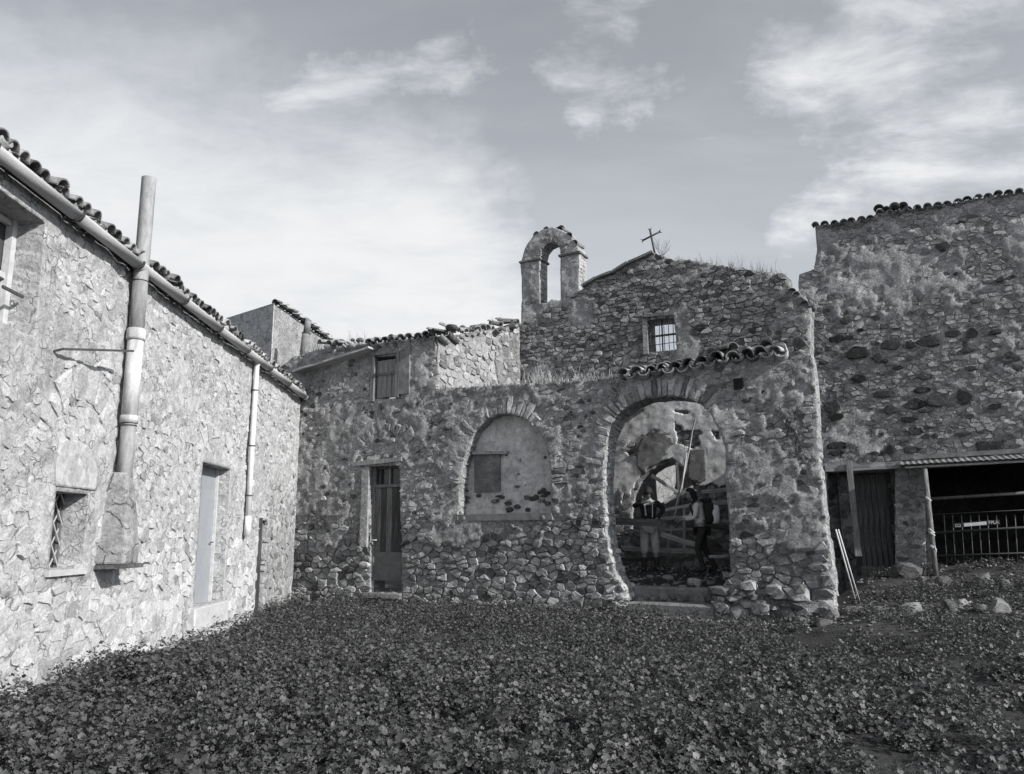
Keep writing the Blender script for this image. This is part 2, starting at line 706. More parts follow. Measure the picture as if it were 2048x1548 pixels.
# ---------------------------------------------------------------- signed distance and walls
def sdf(poly, X, Z):
    P = np.asarray(poly, float)
    d2 = np.full(X.shape, 1e9)
    ins = np.zeros(X.shape, bool)
    n = len(P)
    for i in range(n):
        ax, az = P[i]
        bx, bz = P[(i + 1) % n]
        ex, ez = bx - ax, bz - az
        l2 = ex * ex + ez * ez + 1e-12
        t = np.clip(((X - ax) * ex + (Z - az) * ez) / l2, 0, 1)
        dx, dz = X - ax - t * ex, Z - az - t * ez
        d2 = np.minimum(d2, dx * dx + dz * dz)
        c = ((az > Z) != (bz > Z))
        xi = ax + (Z - az) * ex / (ez if abs(ez) > 1e-12 else 1e-12)
        ins ^= c & (X < xi)
    d = np.sqrt(d2)
    return np.where(ins, d, -d)


def make_dfun(outer, holes, rag=0.03, seed=3, ragf=3.5):
    def f(X, Z):
        X = np.asarray(X, float)
        Z = np.asarray(Z, float)
        d = sdf(outer, X, Z)
        for h in holes:
            hr = 1.0
            if isinstance(h, tuple):
                h, hr = h
            dh = -sdf(h, X, Z)
            if rag:
                dh = dh + rag * hr * (fbm(X * ragf * 1.5, Z * ragf * 1.5, seed + 50) - 0.5) * 2
            d = np.minimum(d, dh) if h is not holes[0] or True else d
        if rag:
            dd = sdf(outer, X, Z) + rag * 2 * (fbm(X * ragf, Z * ragf, seed) - 0.5) * 2
            d = np.minimum(d, dd)
        return d
    return f


def wall_body(name, outer, holes, mat, parent, thick=0.6, res=0.045, disp=None, rag=0.03, seed=3, y0=0.0, back=True,
              side=3, sidej=0.02, kind=None, smooth_front=True, ragf=3.5):
    df = make_dfun(outer, holes, rag, seed, ragf)
    P = np.asarray(outer)
    x0, x1, z0, z1 = P[:, 0].min(), P[:, 0].max(), P[:, 1].min(), P[:, 1].max()
    pad = rag * 2 + res
    nx = int((x1 - x0 + 2 * pad) / res) + 2
    nz = int((z1 - z0 + 2 * pad) / res) + 2
    gx = x0 - pad + np.arange(nx) * res
    gz = z0 - pad + np.arange(nz) * res
    X, Z = np.meshgrid(gx, gz, indexing='ij')
    keep = df(X[:-1, :-1] + res / 2, Z[:-1, :-1] + res / 2) > 0
    ii, jj = np.nonzero(keep)
    idx = lambda i, j: i * nz + j
    Q = np.stack([idx(ii, jj), idx(ii + 1, jj), idx(ii + 1, jj + 1), idx(ii, jj + 1)], 1)
    used = np.unique(Q)
    rem = np.full(nx * nz, -1, np.int64)
    rem[used] = np.arange(len(used))
    Q = rem[Q]
    vx, vz = X.ravel()[used].copy(), Z.ravel()[used].copy()
    # boundary edges
    E = np.concatenate([Q[:, [0, 1]], Q[:, [1, 2]], Q[:, [2, 3]], Q[:, [3, 0]]])
    key = np.minimum(E[:, 0], E[:, 1]) * (len(used) + 1) + np.maximum(E[:, 0], E[:, 1])
    u, inv, cnt = np.unique(key, return_inverse=True, return_counts=True)
    B = E[cnt[inv] == 1]
    bv = np.unique(B)
    ov = np.ones(len(vx), bool)
    ov[bv] = False
    jx = (hsh(np.arange(len(vx)), np.zeros(len(vx)), seed) - .5) * res * .5
    jz = (hsh(np.arange(len(vx)), np.ones(len(vx)), seed) - .5) * res * .5
    vx[ov] += jx[ov]
    vz[ov] += jz[ov]
    for _ in range(2):
        e = res * 0.3
        d = df(vx[bv], vz[bv])
        gxx = (df(vx[bv] + e, vz[bv]) - df(vx[bv] - e, vz[bv])) / (2 * e)
        gzz = (df(vx[bv], vz[bv] + e) - df(vx[bv], vz[bv] - e)) / (2 * e)
        gl = np.sqrt(gxx ** 2 + gzz ** 2) + 1e-6
        st = np.clip(d, -res * 0.7, res * 0.7)
        vx[bv] -= st * gxx / gl
        vz[bv] -= st * gzz / gl
    vy = np.full(len(vx), y0, float)
    if disp is not None:
        vy = y0 - disp(vx, vz)
    n = len(vx)
    Vs = [np.stack([vx, vy, vz], 1)]
    Qs = [Q]
    sm = [np.full(len(Q), smooth_front)]
    # side rings, only for boundary verts
    bmap = np.full(n, -1, np.int64)
    bmap[bv] = np.arange(len(bv))
    off = n
    last = bv
    lastidx = bv.copy()
    cur = None
    prev_index = np.arange(n)
    for r_ in range(1, side + 1):
        k = r_ / side
        yy = vy[bv] * (1 - k) + (y0 + thick) * k
        j1 = (hsh(bv, np.full(len(bv), r_ * 7), seed + 5) - .5) * 2 * sidej * (1 if r_ < side or not back else 0)
        j2 = (hsh(bv, np.full(len(bv), r_ * 7 + 3), seed + 5) - .5) * 2 * sidej * (1 if r_ < side or not back else 0)
        Vs.append(np.stack([vx[bv] + j1, yy, vz[bv] + j2], 1))
        ci = np.arange(n)
        newi = np.full(n, -1, np.int64)
        newi[bv] = off + np.arange(len(bv))
        a, b = B[:, 0], B[:, 1]
        Qs.append(np.stack([prev_index[b], prev_index[a], newi[a], newi[b]], 1))
        sm.append(np.zeros(len(B), bool))
        prev_index = newi
        off += len(bv)
    if back:
        nb = np.full(n, -1, np.int64)
        nb[bv] = prev_index[bv]
        inn = np.nonzero(ov)[0]
        nb[inn] = off + np.arange(len(inn))
        Vs.append(np.stack([vx[inn], np.full(len(inn), y0 + thick), vz[inn]], 1))
        Qs.append(nb[Q][:, ::-1])
        sm.append(np.zeros(len(Q), bool))
    me = np_mesh(name, np.concatenate(Vs), np.concatenate(Qs), mat, np.concatenate(sm))
    return link(name, me, parent, kind=kind), df


# ---------------------------------------------------------------- stones
def clip_half(poly, mx_, mz_, nx_, nz_):
    out = []
    n = len(poly)
    for i in range(n):
        a, b = poly[i], poly[(i + 1) % n]
        da = (a[0] - mx_) * nx_ + (a[1] - mz_) * nz_
        db = (b[0] - mx_) * nx_ + (b[1] - mz_) * nz_
        if da <= 0:
            out.append(a)
        if (da < 0 < db) or (db < 0 < da):
            t = da / (da - db)
            out.append((a[0] + (b[0] - a[0]) * t, a[1] + (b[1] - a[1]) * t))
    return out


def voronoi_cells(seeds, maxr):
    g = {}
    for i, (x, z) in enumerate(seeds):
        g.setdefault((int(math.floor(x / maxr)), int(math.floor(z / maxr))), []).append(i)
    cells = []
    for i, (x, z) in enumerate(seeds):
        cx, cz = int(math.floor(x / maxr)), int(math.floor(z / maxr))
        nb = []
        for a in (-1, 0, 1):
            for b in (-1, 0, 1):
                for j in g.get((cx + a, cz + b), ()):
                    if j != i:
                        dx, dz = seeds[j][0] - x, seeds[j][1] - z
                        nb.append((dx * dx + dz * dz, j))
        nb.sort()
        p = [(x - maxr, z - maxr), (x + maxr, z - maxr), (x + maxr, z + maxr), (x - maxr, z + maxr)]
        for d2, j in nb[:20]:
            sx, sz = seeds[j]
            p = clip_half(p, (x + sx) / 2, (z + sz) / 2, sx - x, sz - z)
            if len(p) < 3:
                break
        cells.append(p)
    return cells


def parea(p):
    n = len(p)
    return 0.5 * sum(p[i][0] * p[(i + 1) % n][1] - p[(i + 1) % n][0] * p[i][1] for i in range(n))


def pcent(p):
    return (sum(a[0] for a in p) / len(p), sum(a[1] for a in p) / len(p))


def shape_stone(p, gap, g, n_out=10, rough=0.07):
    """inset, cut corners, jitter; returns about n_out points"""
    cx, cz = pcent(p)
    q = []
    for (x, z) in p:
        dx, dz = x - cx, z - cz
        L = math.hypot(dx, dz) + 1e-6
        k = max(0.3, (L - gap * 1.3) / L)
        q.append((cx + dx * k, cz + dz * k))
    # chaikin once
    o = []
    n = len(q)
    for i in range(n):
        a, b = q[i], q[(i + 1) % n]
        e = math.hypot(a[0] - b[0], a[1] - b[1])
        if e < 0.02:
            o.append(((a[0] + b[0]) / 2, (a[1] + b[1]) / 2))
            continue
        c = g.uniform(0.08, 0.2)
        o.append((a[0] + (b[0] - a[0]) * c, a[1] + (b[1] - a[1]) * c))
        o.append((a[0] + (b[0] - a[0]) * (1 - c), a[1] + (b[1] - a[1]) * (1 - c)))
    sz = math.sqrt(abs(parea(o)))
    o = [(x + g.uniform(-1, 1) * rough * sz * .5, z + g.uniform(-1, 1) * rough * sz * .5) for x, z in o]
    while len(o) > n_out:
        k = min(range(len(o)), key=lambda i: math.hypot(o[i][0] - o[i - 1][0], o[i][1] - o[i - 1][1]))
        o.pop(k)
    return o


def stone_geo(poly, y, proud, depth, g, flat=0.93):
    """verts around the local centroid; y = outward offset of the mortar"""
    if parea(poly) < 0:
        poly = poly[::-1]
    cx, cz = pcent(poly)
    N = len(poly)
    sz = math.sqrt(max(1e-6, parea(poly)))
    a, b = g.uniform(-.1, .1), g.uniform(-.1, .1)
    V = []
    for x, z in poly:
        V.append((x - cx, -(y - depth), z - cz))
    for x, z in poly:
        k = g.uniform(0.96, 1.0)
        V.append(((x - cx) * k, -(y + proud * g.uniform(0.45, 0.85)), (z - cz) * k))
    for x, z in poly:
        k = min(.985, flat * g.uniform(0.88, 1.06))
        dx, dz = (x - cx) * k, (z - cz) * k
        V.append((dx, -(y + proud * g.uniform(0.85, 1.1) + a * dx + b * dz), dz))
    V.append((g.uniform(-.1, .1) * sz, -(y + proud * g.uniform(0.95, 1.2)), g.uniform(-.1, .1) * sz))
    F = []
    for i in range(N):
        j = (i + 1) % N
        F.append((i, j, N + j, N + i))
        F.append((N + i, N + j, 2 * N + j, 2 * N + i))
        F.append((2 * N + i, 2 * N + j, 3 * N))
    return (cx, cz), V, F


class StoneSet:
    def __init__(s, frame, parent, mat, seed):
        s.fr, s.pa, s.mat, s.g = frame, parent, mat, random.Random(seed)
        s.items = []   # (poly, offset, proud, depth, tone, flat)
        s.bands = []

    def add(s, poly, off, proud, tone, depth=0.06, flat=0.93):
        s.items.append((poly, off, proud, depth, tone, flat))

    def fill(s, x0, x1, z0, z1, hfun, wfun, keep, offf, proudf, tonef, gap=0.012, k=1.0, dfun=None, margin=0.02, rough=0.1, cull=True):
        """rows of jittered seeds -> voronoi cells"""
        g = s.g
        seeds = []
        z = z0
        while z < z1:
            h = hfun(z) * g.uniform(0.75, 1.3)
            x = x0 - g.uniform(0, .3)
            while x < x1:
                w = wfun(z) * g.choice((0.45, 0.7, 1.0, 1.0, 1.3, 1.7)) * g.uniform(0.8, 1.2)
                if g.random() < 0.13:
                    seeds.append((x + w / 2 + g.uniform(-.2, .2) * w, (z + h * 0.25)))
                    seeds.append((x + w / 2 + g.uniform(-.2, .2) * w, (z + h * 0.8)))
                else:
                    seeds.append((x + w / 2, z + h / 2 + g.uniform(-.25, .25) * h))
                x += w
            z += h
        sk = [(a, b * k) for a, b in seeds]
        cells = voronoi_cells(sk, 0.62)
        C = []
        for c in cells:
            if len(c) < 3:
                continue
            c = [(a, b / k) for a, b in c]
            C.append(c)
        cen = np.array([pcent(c) for c in C])
        dd = dfun(cen[:, 0], cen[:, 1]) if dfun is not None else np.ones(len(C))
        for c, d, (cx, cz) in zip(C, dd, cen):
            if d < margin:
                continue
            if not keep(cx, cz, g):
                continue
            if any(sdf(b, np.array([cx]), np.array([cz]))[0] > 0.0 for b in s.bands):
                continue
            if cull:
                q = pixscale(s.fr, cx, cz)
                if q is None or q[0] < -160 or q[0] > 2240 or q[1] < -160 or q[1] > 1700:
                    continue
            p = shape_stone(c, gap, g, 10, rough)
            if len(p) < 4:
                continue
            # keep stones inside the wall
            if dfun is not None and d < 0.45:
                ok = False
                for _ in range(5):
                    a = np.array(p)
                    if dfun(a[:, 0], a[:, 1]).min() > -0.03:
                        ok = True
                        break
                    ccx, ccz = pcent(p)
                    p = [(ccx + (x - ccx) * .82, ccz + (z_ - ccz) * .82) for x, z_ in p]
                if not ok:
                    continue
            s.add(p, offf(cx, cz), proudf(cx, cz, g), tonef(cx, cz, g))

    def arch(s, pts, band, n, off, proud, tonef, gap=0.008, mortar=0.0):
        """radial stones along the polyline pts (x,z), outside on its left-hand side"""
        P = [Vector((a, b)) for a, b in pts]
        Ls = [0]
        for i in range(1, len(P)):
            Ls.append(Ls[-1] + (P[i] - P[i - 1]).length)
        T = Ls[-1]

        def at(t):
            t = min(max(t, 0), T)
            for i in range(1, len(P)):
                if Ls[i] >= t:
                    f = (t - Ls[i - 1]) / (Ls[i] - Ls[i - 1] + 1e-9)
                    p = P[i - 1].lerp(P[i], f)
                    break
            e = 0.12
            return p

        def nrm(t):
            a, b = at(t - .15), at(t + .15)
            d = (b - a).normalized()
            return Vector((-d.y, d.x))
        g = s.g
        cuts = [0]
        while cuts[-1] < T:
            cuts.append(cuts[-1] + T / n * g.uniform(0.65, 1.4))
        outer = []
        for i in range(len(cuts) - 1):
            t0, t1 = cuts[i] + gap, min(cuts[i + 1], T) - gap
            if t1 - t0 < 0.03:
                continue
            bw_ = band * g.uniform(0.42, 1.02)
            if g.random() < .06:
                continue
            a, b = at(t0), at(t1)
            na, nb = nrm(t0), nrm(t1)
            sp = [a + na * .01, a.lerp(b, .5) + (na + nb) * .5 * .0, b + nb * .01, b + nb * bw_ * .5, b + nb * bw_ * g.uniform(.85, 1.05), a.lerp(b, .5) + (na + nb).normalized() * bw_,
                  a + na * bw_ * g.uniform(.85, 1.05), a + na * bw_ * .5]
            sp = [(v.x + g.uniform(-.016, .016), v.y + g.uniform(-.016, .016)) for v in sp]
            s.add(sp, off, proud * g.uniform(.5, 1.3), tonef(a.x, a.y, g), 0.06, 0.75)
        K = 14
        ib = [at(T * i / K) for i in range(K + 1)]
        ob = [at(T * i / K) + nrm(T * i / K) * band for i in range(K + 1)]
        s.bands.append([(v.x, v.y) for v in ib] + [(v.x, v.y) for v in ob[::-1]])

    def build(s, nobj=300, minpx=10):
        sc = []
        for k, it in enumerate(s.items):
            cx, cz = pcent(it[0])
            q = pixscale(s.fr, cx, cz)
            vis = 0
            if q and -10 < q[0] < 2058 and -10 < q[1] < 1560:
                vis = abs(parea(it[0])) * q[2] ** 2
            sc.append((vis, k))
        sc.sort(reverse=True)
        objs = set(k for v, k in sc[:nobj] if v > minpx * minpx * 0.7)
        BV, BF, BT = [], [], []
        cnt = 0
        for k, (poly, off, proud, depth, tone, flat) in enumerate(s.items):
            (cx, cz), V, F = stone_geo(poly, off, proud, depth, s.g, flat)
            if k in objs:
                mk('stone', V, F, s.mat, s.pa, False, tone, loc=(cx, 0, cz))
            else:
                b = len(BV)
                BV += [(x + cx, y, z + cz) for x, y, z in V]
                BF += [tuple(i + b for i in f) for f in F]
                BT += [tone] * len(F)
        if BV:
            mk('small_stones', BV, BF, s.mat, s.pa, False, BT, kind='stuff')


# ---------------------------------------------------------------- frames
CORNER = (-5.23, 19.5)
FA = Frame(CORNER[0], CORNER[1], 117.0)                       # courtyard front
_g = Vector((math.sin(R(-1.5)), math.cos(R(-1.5)), 0))
LO = Vector((CORNER[0], CORNER[1], 0)) - _g * 17.5
LF = Frame(LO.x, LO.y, -1.5)                                   # left house
GY = 3.2                                                       # chapel gable plane, behind the front
_o = FA.world(0, GY, 0)
GF = Frame(_o.x, _o.y, 117.0)
RY = 5.7
_o = FA.world(0, RY, 0)
RF = Frame(_o.x, _o.y, 117.0)                                  # tall building on the right


def fa_of(x, y):
    p = Vector((x, y, 0)) - FA.o
    return p.dot(FA.X), p.dot(FA.Y)


S_WING = FA.px(1664, 1215)[0]


def gz(x, y):
    """ground height; numpy arrays"""
    x = np.asarray(x, float)
    y = np.asarray(y, float)
    s = (x - FA.o.x) * FA.X.x + (y - FA.o.y) * FA.X.y
    t = (x - FA.o.x) * FA.Y.x + (y - FA.o.y) * FA.Y.y      # >0 behind the front
    z = 0.10 * sstep(-3.0, 0, t) + (fbm(x * .5, y * .5, 91) - .5) * 0.16 * sstep(3.5, 7, y) + (fbm(x * 2.2, y * 2.2, 92) - .5) * 0.06
    right = sstep(S_WING - 1.0, S_WING + 0.6, s)
    z = z + right * (0.16 * sstep(-3.5, -0.3, t) + 0.42 * sstep(-.6, 5.0, t))
    hump = np.exp(-(((s - FA.px(1745, 1105)[0] - 2.0) / 1.3) ** 2 + ((t - 5.3) / 1.0) ** 2))
    z = z + right * hump * 0.35
    z = z * (1 - sstep(12, 30, t))
    return z


# ---------------------------------------------------------------- ground
def axis_pts(lo, hi, a, b, fine, n_out):
    core = np.arange(a, b, fine)
    l = a - np.geomspace(fine, a - lo, n_out)[::-1]
    r = b + np.geomspace(fine, hi - b, n_out)
    return np.concatenate([l, core, r])


gx_ = axis_pts(-900, 900, -7.5, 17, 0.14, 22)
gy_ = axis_pts(-900, 1200, 2.5, 26, 0.14, 22)
GX, GYY = np.meshgrid(gx_, gy_, indexing='ij')
GZ = gz(GX, GYY)
nx_, ny_ = GX.shape
ii, jj = np.meshgrid(np.arange(nx_ - 1), np.arange(ny_ - 1), indexing='ij')
ii, jj = ii.ravel(), jj.ravel()
Qg = np.stack([ii * ny_ + jj, (ii + 1) * ny_ + jj, (ii + 1) * ny_ + jj + 1, ii * ny_ + jj + 1], 1)
me = np_mesh('ground', np.stack([GX.ravel(), GYY.ravel(), GZ.ravel()], 1), Qg, MSOIL, np.ones(len(Qg), bool))
link('ground', me, kind='structure')


def ground_hit(px, py):
    d = pdir(px, py)
    t = 3.0
    for _ in range(900):
        p = CAMP + d * t
        if p.z < float(gz(p.x, p.y)):
            return p
        t += 0.03
    return p


# ================================================================= LEFT HOUSE
house = thing('stone_house', 'long pale sunlit stone house on the left with gutter and flue pipe', 'house', LF)


def L(px, py, y0=0.0):
    return LF.px(px, py, y0)


gA, gB = L(24, 327, -0.14), L(592, 779, -0.14)
GSL = (gB[1] - gA[1]) / (gB[0] - gA[0])


def gut_z(x):
    return gA[1] + (x - gA[0]) * GSL


xe = 17.5
top0 = gut_z(0) + 0.02
top1 = gut_z(xe) + 0.02
outL = [(0.0, -0.4), (xe + 0.1, -0.4), (xe + 0.1, top1), (0.0, top0)]
uw = LF.poly([(87, 445), (64, 673)])
uw_hole = [(uw[1][0] - 1.35, uw[1][1]), (uw[1][0], uw[1][1]), (uw[0][0], L(87, 445)[1]), (uw[1][0] - 1.35, L(87, 445)[1] + .02)]
lw = LF.poly([(93, 1134), (161, 1141), (172, 990), (110, 980)])
dw = LF.poly([(384, 1209), (444, 1206), (457, 939), (405, 923)])
nd = LF.poly([(513, 1235), (530, 1225), (532, 1040), (519, 1042)])


def rectify(q):
    x0, x1 = (q[0][0] + q[3][0]) / 2, (q[1][0] + q[2][0]) / 2
    z0, z1 = (q[0][1] + q[1][1]) / 2, (q[2][1] + q[3][1]) / 2
    return x0, x1, z0, z1


lwx0, lwx1, lwz0, lwz1 = rectify(lw)
dx0, dx1, dz0, dz1 = rectify(dw)
nx0, nx1, nz0, nz1 = rectify(nd)
RC = lambda a, b, c, d: [(a, c), (b, c), (b, d), (a, d)]
holesL = [(uw_hole, 0.3), (RC(lwx0, lwx1, lwz0, lwz1), 0.3), (RC(dx0, dx1, dz0, dz1), 0.3), (RC(nx0, nx1, -0.3, nz1), 0.5)]
ar = LF.poly([(106, 972), (105, 930), (109, 905), (117, 890), (130, 881), (146, 880), (162, 886), (176, 898), (186, 914), (191, 935), (190, 960), (187, 981)])


def sm_rect(x, z, x0, x1, z0, z1, w):
    return sstep(x0 - w, x0, x) * sstep(x1 + w, x1, x) * sstep(z0 - w, z0, z) * sstep(z1 + w, z1, z)


def plas_L(x, z):
    """smooth plaster zones round openings, 0..1"""
    x = np.asarray(x, float)
    z = np.asarray(z, float)
    w = (fbm(x * 4, z * 4, 5) - .5) * .12
    a = sm_rect(x + w, z + w, lwx0 - .28, lwx1 + .20, lwz0 - .12, lwz1 + .12, .06)
    b = sm_rect(x + w, z + w, uw[1][0] - 1.5, uw[0][0] + .30, uw[1][1] - .22, uw[0][1] + 2.0, .08)
    c = sm_rect(x + w, z + w, dx0 - .10, dx1 + .16, dz0 - .1, dz1 + .14, .05)
    d = sm_rect(x + w, z + w, lwx0 - .05, lwx1 + .18, lwz1, lwz1 + .85, .08)
    return np.maximum(np.maximum(a, b), c)


def patch_L(x, z):
    f = .55 * fbm(np.asarray(x) * 1.2, np.asarray(z) * 1.6, 23, 5) + .45 * fbm(np.asarray(x) * 5, np.asarray(z) * 6, 24, 4)
    t = 0.50 + 0.12 * sstep(2.4, 1.2, z)
    return sstep(t, t + 0.05, f)


def disp_L(x, z):
    p = np.maximum(plas_L(x, z), patch_L(x, z))
    rough = (fbm(x * 9, z * 9, 31, 3) - .5) * .045 + (fbm(x * 2.2, z * 2.2, 33) - .5) * .05
    base = np.minimum(0, -0.0) + 0.0
    low = -0.022 * sstep(1.9, 1.0, z)
    return base + rough * (1 - 0.85 * plas_L(x, z)) + 0.018 * p + low * (1 - p)


_, dfL = wall_body('wall', outL, holesL, MM_L, house, 0.5, 0.05, disp_L, 0.012, 3, sidej=0.008)

ssL = StoneSet(LF, house, MSL, 101)


def toneL(x, z, g):
    b = 0.45 + g.uniform(-.08, .07)
    if z < 1.7:
        b += 0.04
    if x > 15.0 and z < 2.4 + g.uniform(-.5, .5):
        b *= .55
    if g.random() < 0.10:
        b *= 0.62
    return b


# relieving arches over the small window and the door
cxa = (lwx0 + lwx1) / 2 + .08
za = lwz1 + 0.95
arcp = [(cxa + .62 * math.cos(R(a)), za - .50 + .62 * math.sin(R(a))) for a in range(15, 166, 15)][::-1]
ssL.arch(arcp, 0.42, 9, 0.0, 0.03, toneL)
ssL.bands.append([(a, b + .02) for a, b in ar])
cxd = (dx0 + dx1) / 2
arcd = [(cxd + .75 * math.cos(R(a)), dz1 + .02 + .45 * math.sin(R(a))) for a in range(10, 171, 16)][::-1]
ssL.arch(arcd, 0.34, 9, 0.0, 0.02, toneL)


def keepL(x, z, g):
    p = float(np.maximum(plas_L(x, z), patch_L(x, z)))
    if z > gut_z(x) - 0.12:
        return False
    return p < 0.5 or (float(plas_L(x, z)) < 0.1 and g.random() < 0.12)


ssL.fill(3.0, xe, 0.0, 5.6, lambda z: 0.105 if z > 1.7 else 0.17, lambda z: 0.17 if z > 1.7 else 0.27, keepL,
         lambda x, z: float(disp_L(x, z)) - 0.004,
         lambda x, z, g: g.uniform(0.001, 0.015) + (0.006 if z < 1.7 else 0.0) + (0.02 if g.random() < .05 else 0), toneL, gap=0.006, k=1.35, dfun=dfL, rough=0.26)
ssL.build(300, 14)

# plaster tympanum above the low window
wall_body('plaster_panel', ar, [], MPW, house, 0.08, 0.03, lambda x, z: .034 + (fbm(x * 4, z * 4, 15) - .5) * .02, 0.015, 16, back=False, side=1, sidej=0)
ssL_skip = 1

# upper window: splayed reveal with a painted frame
x1u, z0u, z1u = uw[1][0], uw_hole[0][1], uw_hole[2][1]
wf = mk('window', [(x1u - 1.3, .34, z0u), (x1u - .0, .34, z0u), (x1u, .34, z1u), (x1u - 1.3, .34, z1u)], [(0, 1, 2, 3)], MDG, house)
for a, b, c, d in ((x1u - 1.3, x1u - 1.22, z0u, z1u), (x1u - .09, x1u - .01, z0u, z1u), (x1u - .68, x1u - .60, z0u, z1u)):
    box('frame', a, b, .26, .335, c, d, MFRAME, wf)
for z in (z0u + .04, z1u - .04, (z0u + z1u) / 2):
    box('glazing_bar', x1u - 1.21, x1u - .10, .28, .33, z - .03, z + .03, MFRAME, wf)
ix, iz = L(46, 594, .1)
bar('window_iron', (ix - .35, .1, iz), (ix, .1, iz), .02, .03, MIRON, house)

# lower window with diagonal lattice
wl_ = mk('window', [(lwx0, .30, lwz0), (lwx1, .30, lwz0), (lwx1, .30, lwz1), (lwx0, .30, lwz1)], [(0, 1, 2, 3)], MDG, house)
for a, b in ((lwx0, lwx0 + .03), (lwx1 - .025, lwx1)):
    box('frame', a, b, .25, .295, lwz0, lwz1, MSHEET, wl_)
lh = lwz1 - lwz0
lwid = lwx1 - lwx0
for k in range(-3, 5):
    for sgn in (1, -1):
        P0 = Vector((lwx0, 0, lwz0 + k * 0.24))
        n_ = []
        x_a, z_a = lwx0, lwz0 + k * 0.24
        x_b, z_b = lwx1, z_a + lwid * 1.35
        # clip in z
        if z_b < lwz0 or z_a > lwz1:
            continue
        if z_a < lwz0:
            x_a += (lwz0 - z_a) / 1.35
            z_a = lwz0
        if z_b > lwz1:
            x_b -= (z_b - lwz1) / 1.35
            z_b = lwz1
        if x_b - x_a < 0.03:
            continue
        if sgn < 0:
            x_a, x_b = lwx0 + lwx1 - x_a, lwx0 + lwx1 - x_b
        bar('lattice_bar', (x_a, .262 + .012 * sgn, z_a), (x_b, .262 + .012 * sgn, z_b), .01, .016, MGUT, wl_)
prism('window_sill', RC(lwx0 - .06, lwx1 + .06, lwz0 - .07, lwz0 - .003), -0.06, 0.30, MCONCL, house)

# tall door, painted pale blue
door = box('door', dx0 + .0, dx1 - .0, .22, .26, dz0, dz1, MPAINT, house)
bar('door_edge', (0, 0, 0), (0, 0, .1), .01, .01, MFRAME, door).hide_render = False
bpy.data.objects.remove(bpy.data.objects['door_edge'])
box('door_frame', dx1 - .05, dx1 - .002, .17, .218, dz0, dz1, MFRAME, house)
box('door_frame', dx0 + .002, dx0 + .05, .17, .218, dz0, dz1, MFRAME, house)
tube('door_handle', [(dx1 - .12, .215, dz0 + 1.0), (dx1 - .12, .17, dz0 + 1.0), (dx1 - .22, .17, dz0 + 1.0)], .012, MIRON, house, 6)
sx0, sz0 = L(376, 1250)
sx1, _ = L(447, 1240)
box('door_step', dx0 - .12, dx1 + .1, -0.10, .18, dz0 - .36, dz0 - .004, MCONCL, house, 0.012, 0.02)
box('door_step', dx0 - .35, dx1 + .75, -0.30, -.0, dz0 - .62, dz0 - .37, MCONCL, house, 0.015, 0.025)
# narrow dark doorway at the far end
box('door', nx0 - .01, nx1 + .01, .2, .25, 0, nz1 + .02, MWD, house)
prism('door_frame', RC(nx0 - .07, nx0 - .005, 0, nz1 + .05), -0.05, 0.1, MWD, house)

# gutter: half round, with rings
NG = 9


def gutter(name, xa, xb):
    V, F = [], []
    r, th = 0.085, 0.012
    segs = 1
    for e, x in enumerate((xa, xb)):
        zc = gut_z(x)
        for k in range(NG + 1):
            w = math.pi + math.pi * k / NG
            V.append((x, -0.16 + r * math.cos(w), zc + r * math.sin(w)))
        for k in range(NG + 1):
            w = math.pi + math.pi * k / NG
            V.append((x, -0.16 + (r - th) * math.cos(w), zc + (r - th) * math.sin(w)))
    n = 2 * (NG + 1)
    for k in range(NG):
        F.append((k, k + 1, n + k + 1, n + k))
        F.append((NG + 1 + k + 1, NG + 1 + k, n + NG + 1 + k, n + NG + 1 + k + 1))
        F.append((k + 1, k, NG + 1 + k, NG + 2 + k))
        F.append((n + k, n + k + 1, n + NG + 2 + k, n + NG + 1 + k))
    F.append((0, n, n + NG + 1, NG + 1))
    F.append((NG, 2 * NG + 1, n + 2 * NG + 1, n + NG))
    return mk(name, V, F, MGUT, house, True)


xg = 3.2
joint = 0
while xg < 17.7:
    xn = min(xg + 1.55, 17.75)
    gsec = gutter('gutter', xg, xn - 0.006)
    V, F = [], []
    for x in (xn - .05, xn - .012):
        zc = gut_z(x)
        for rr in (0.10, 0.086):
            for k in range(11):
                w = math.pi * 0.98 + math.pi * 1.04 * k / 10
                V.append((x, -0.16 + rr * math.cos(w), zc + rr * math.sin(w)))
    for k in range(10):
        F.append((k, k + 1, 22 + k + 1, 22 + k))
        F.append((k + 1, k, 11 + k, 12 + k))
        F.append((22 + k, 22 + k + 1, 34 + k, 33 + k))
    mk('gutter_bracket', V, F, MIRON, house)
    xg = xn

# downpipe near the far end
da, db = L(513, 700, -.12), L(500, 1071, -.12)
xd = (da[0] + db[0]) / 2
zt, zb = gut_z(xd), L(500, 1071, -.12)[1]
dp = tube('downpipe', [(xd, -.16, zt), (xd, -.11, zt - .12), (xd, -.10, (zt + zb) * .5), (xd, -.10, zb + .35)], .052, MPVC, house, 12)
tube('lower_end', [(xd, -.10, zb), (xd, -.10, zb + .36)], .062, MPVC, dp, 12)
for q in (.82, .5, .22):
    z = zb + (zt - zb) * q
    tube('pipe_clamp', [(xd, -.10, z - .012), (xd, -.10, z + .012)], .062, MIRON, dp, 12)

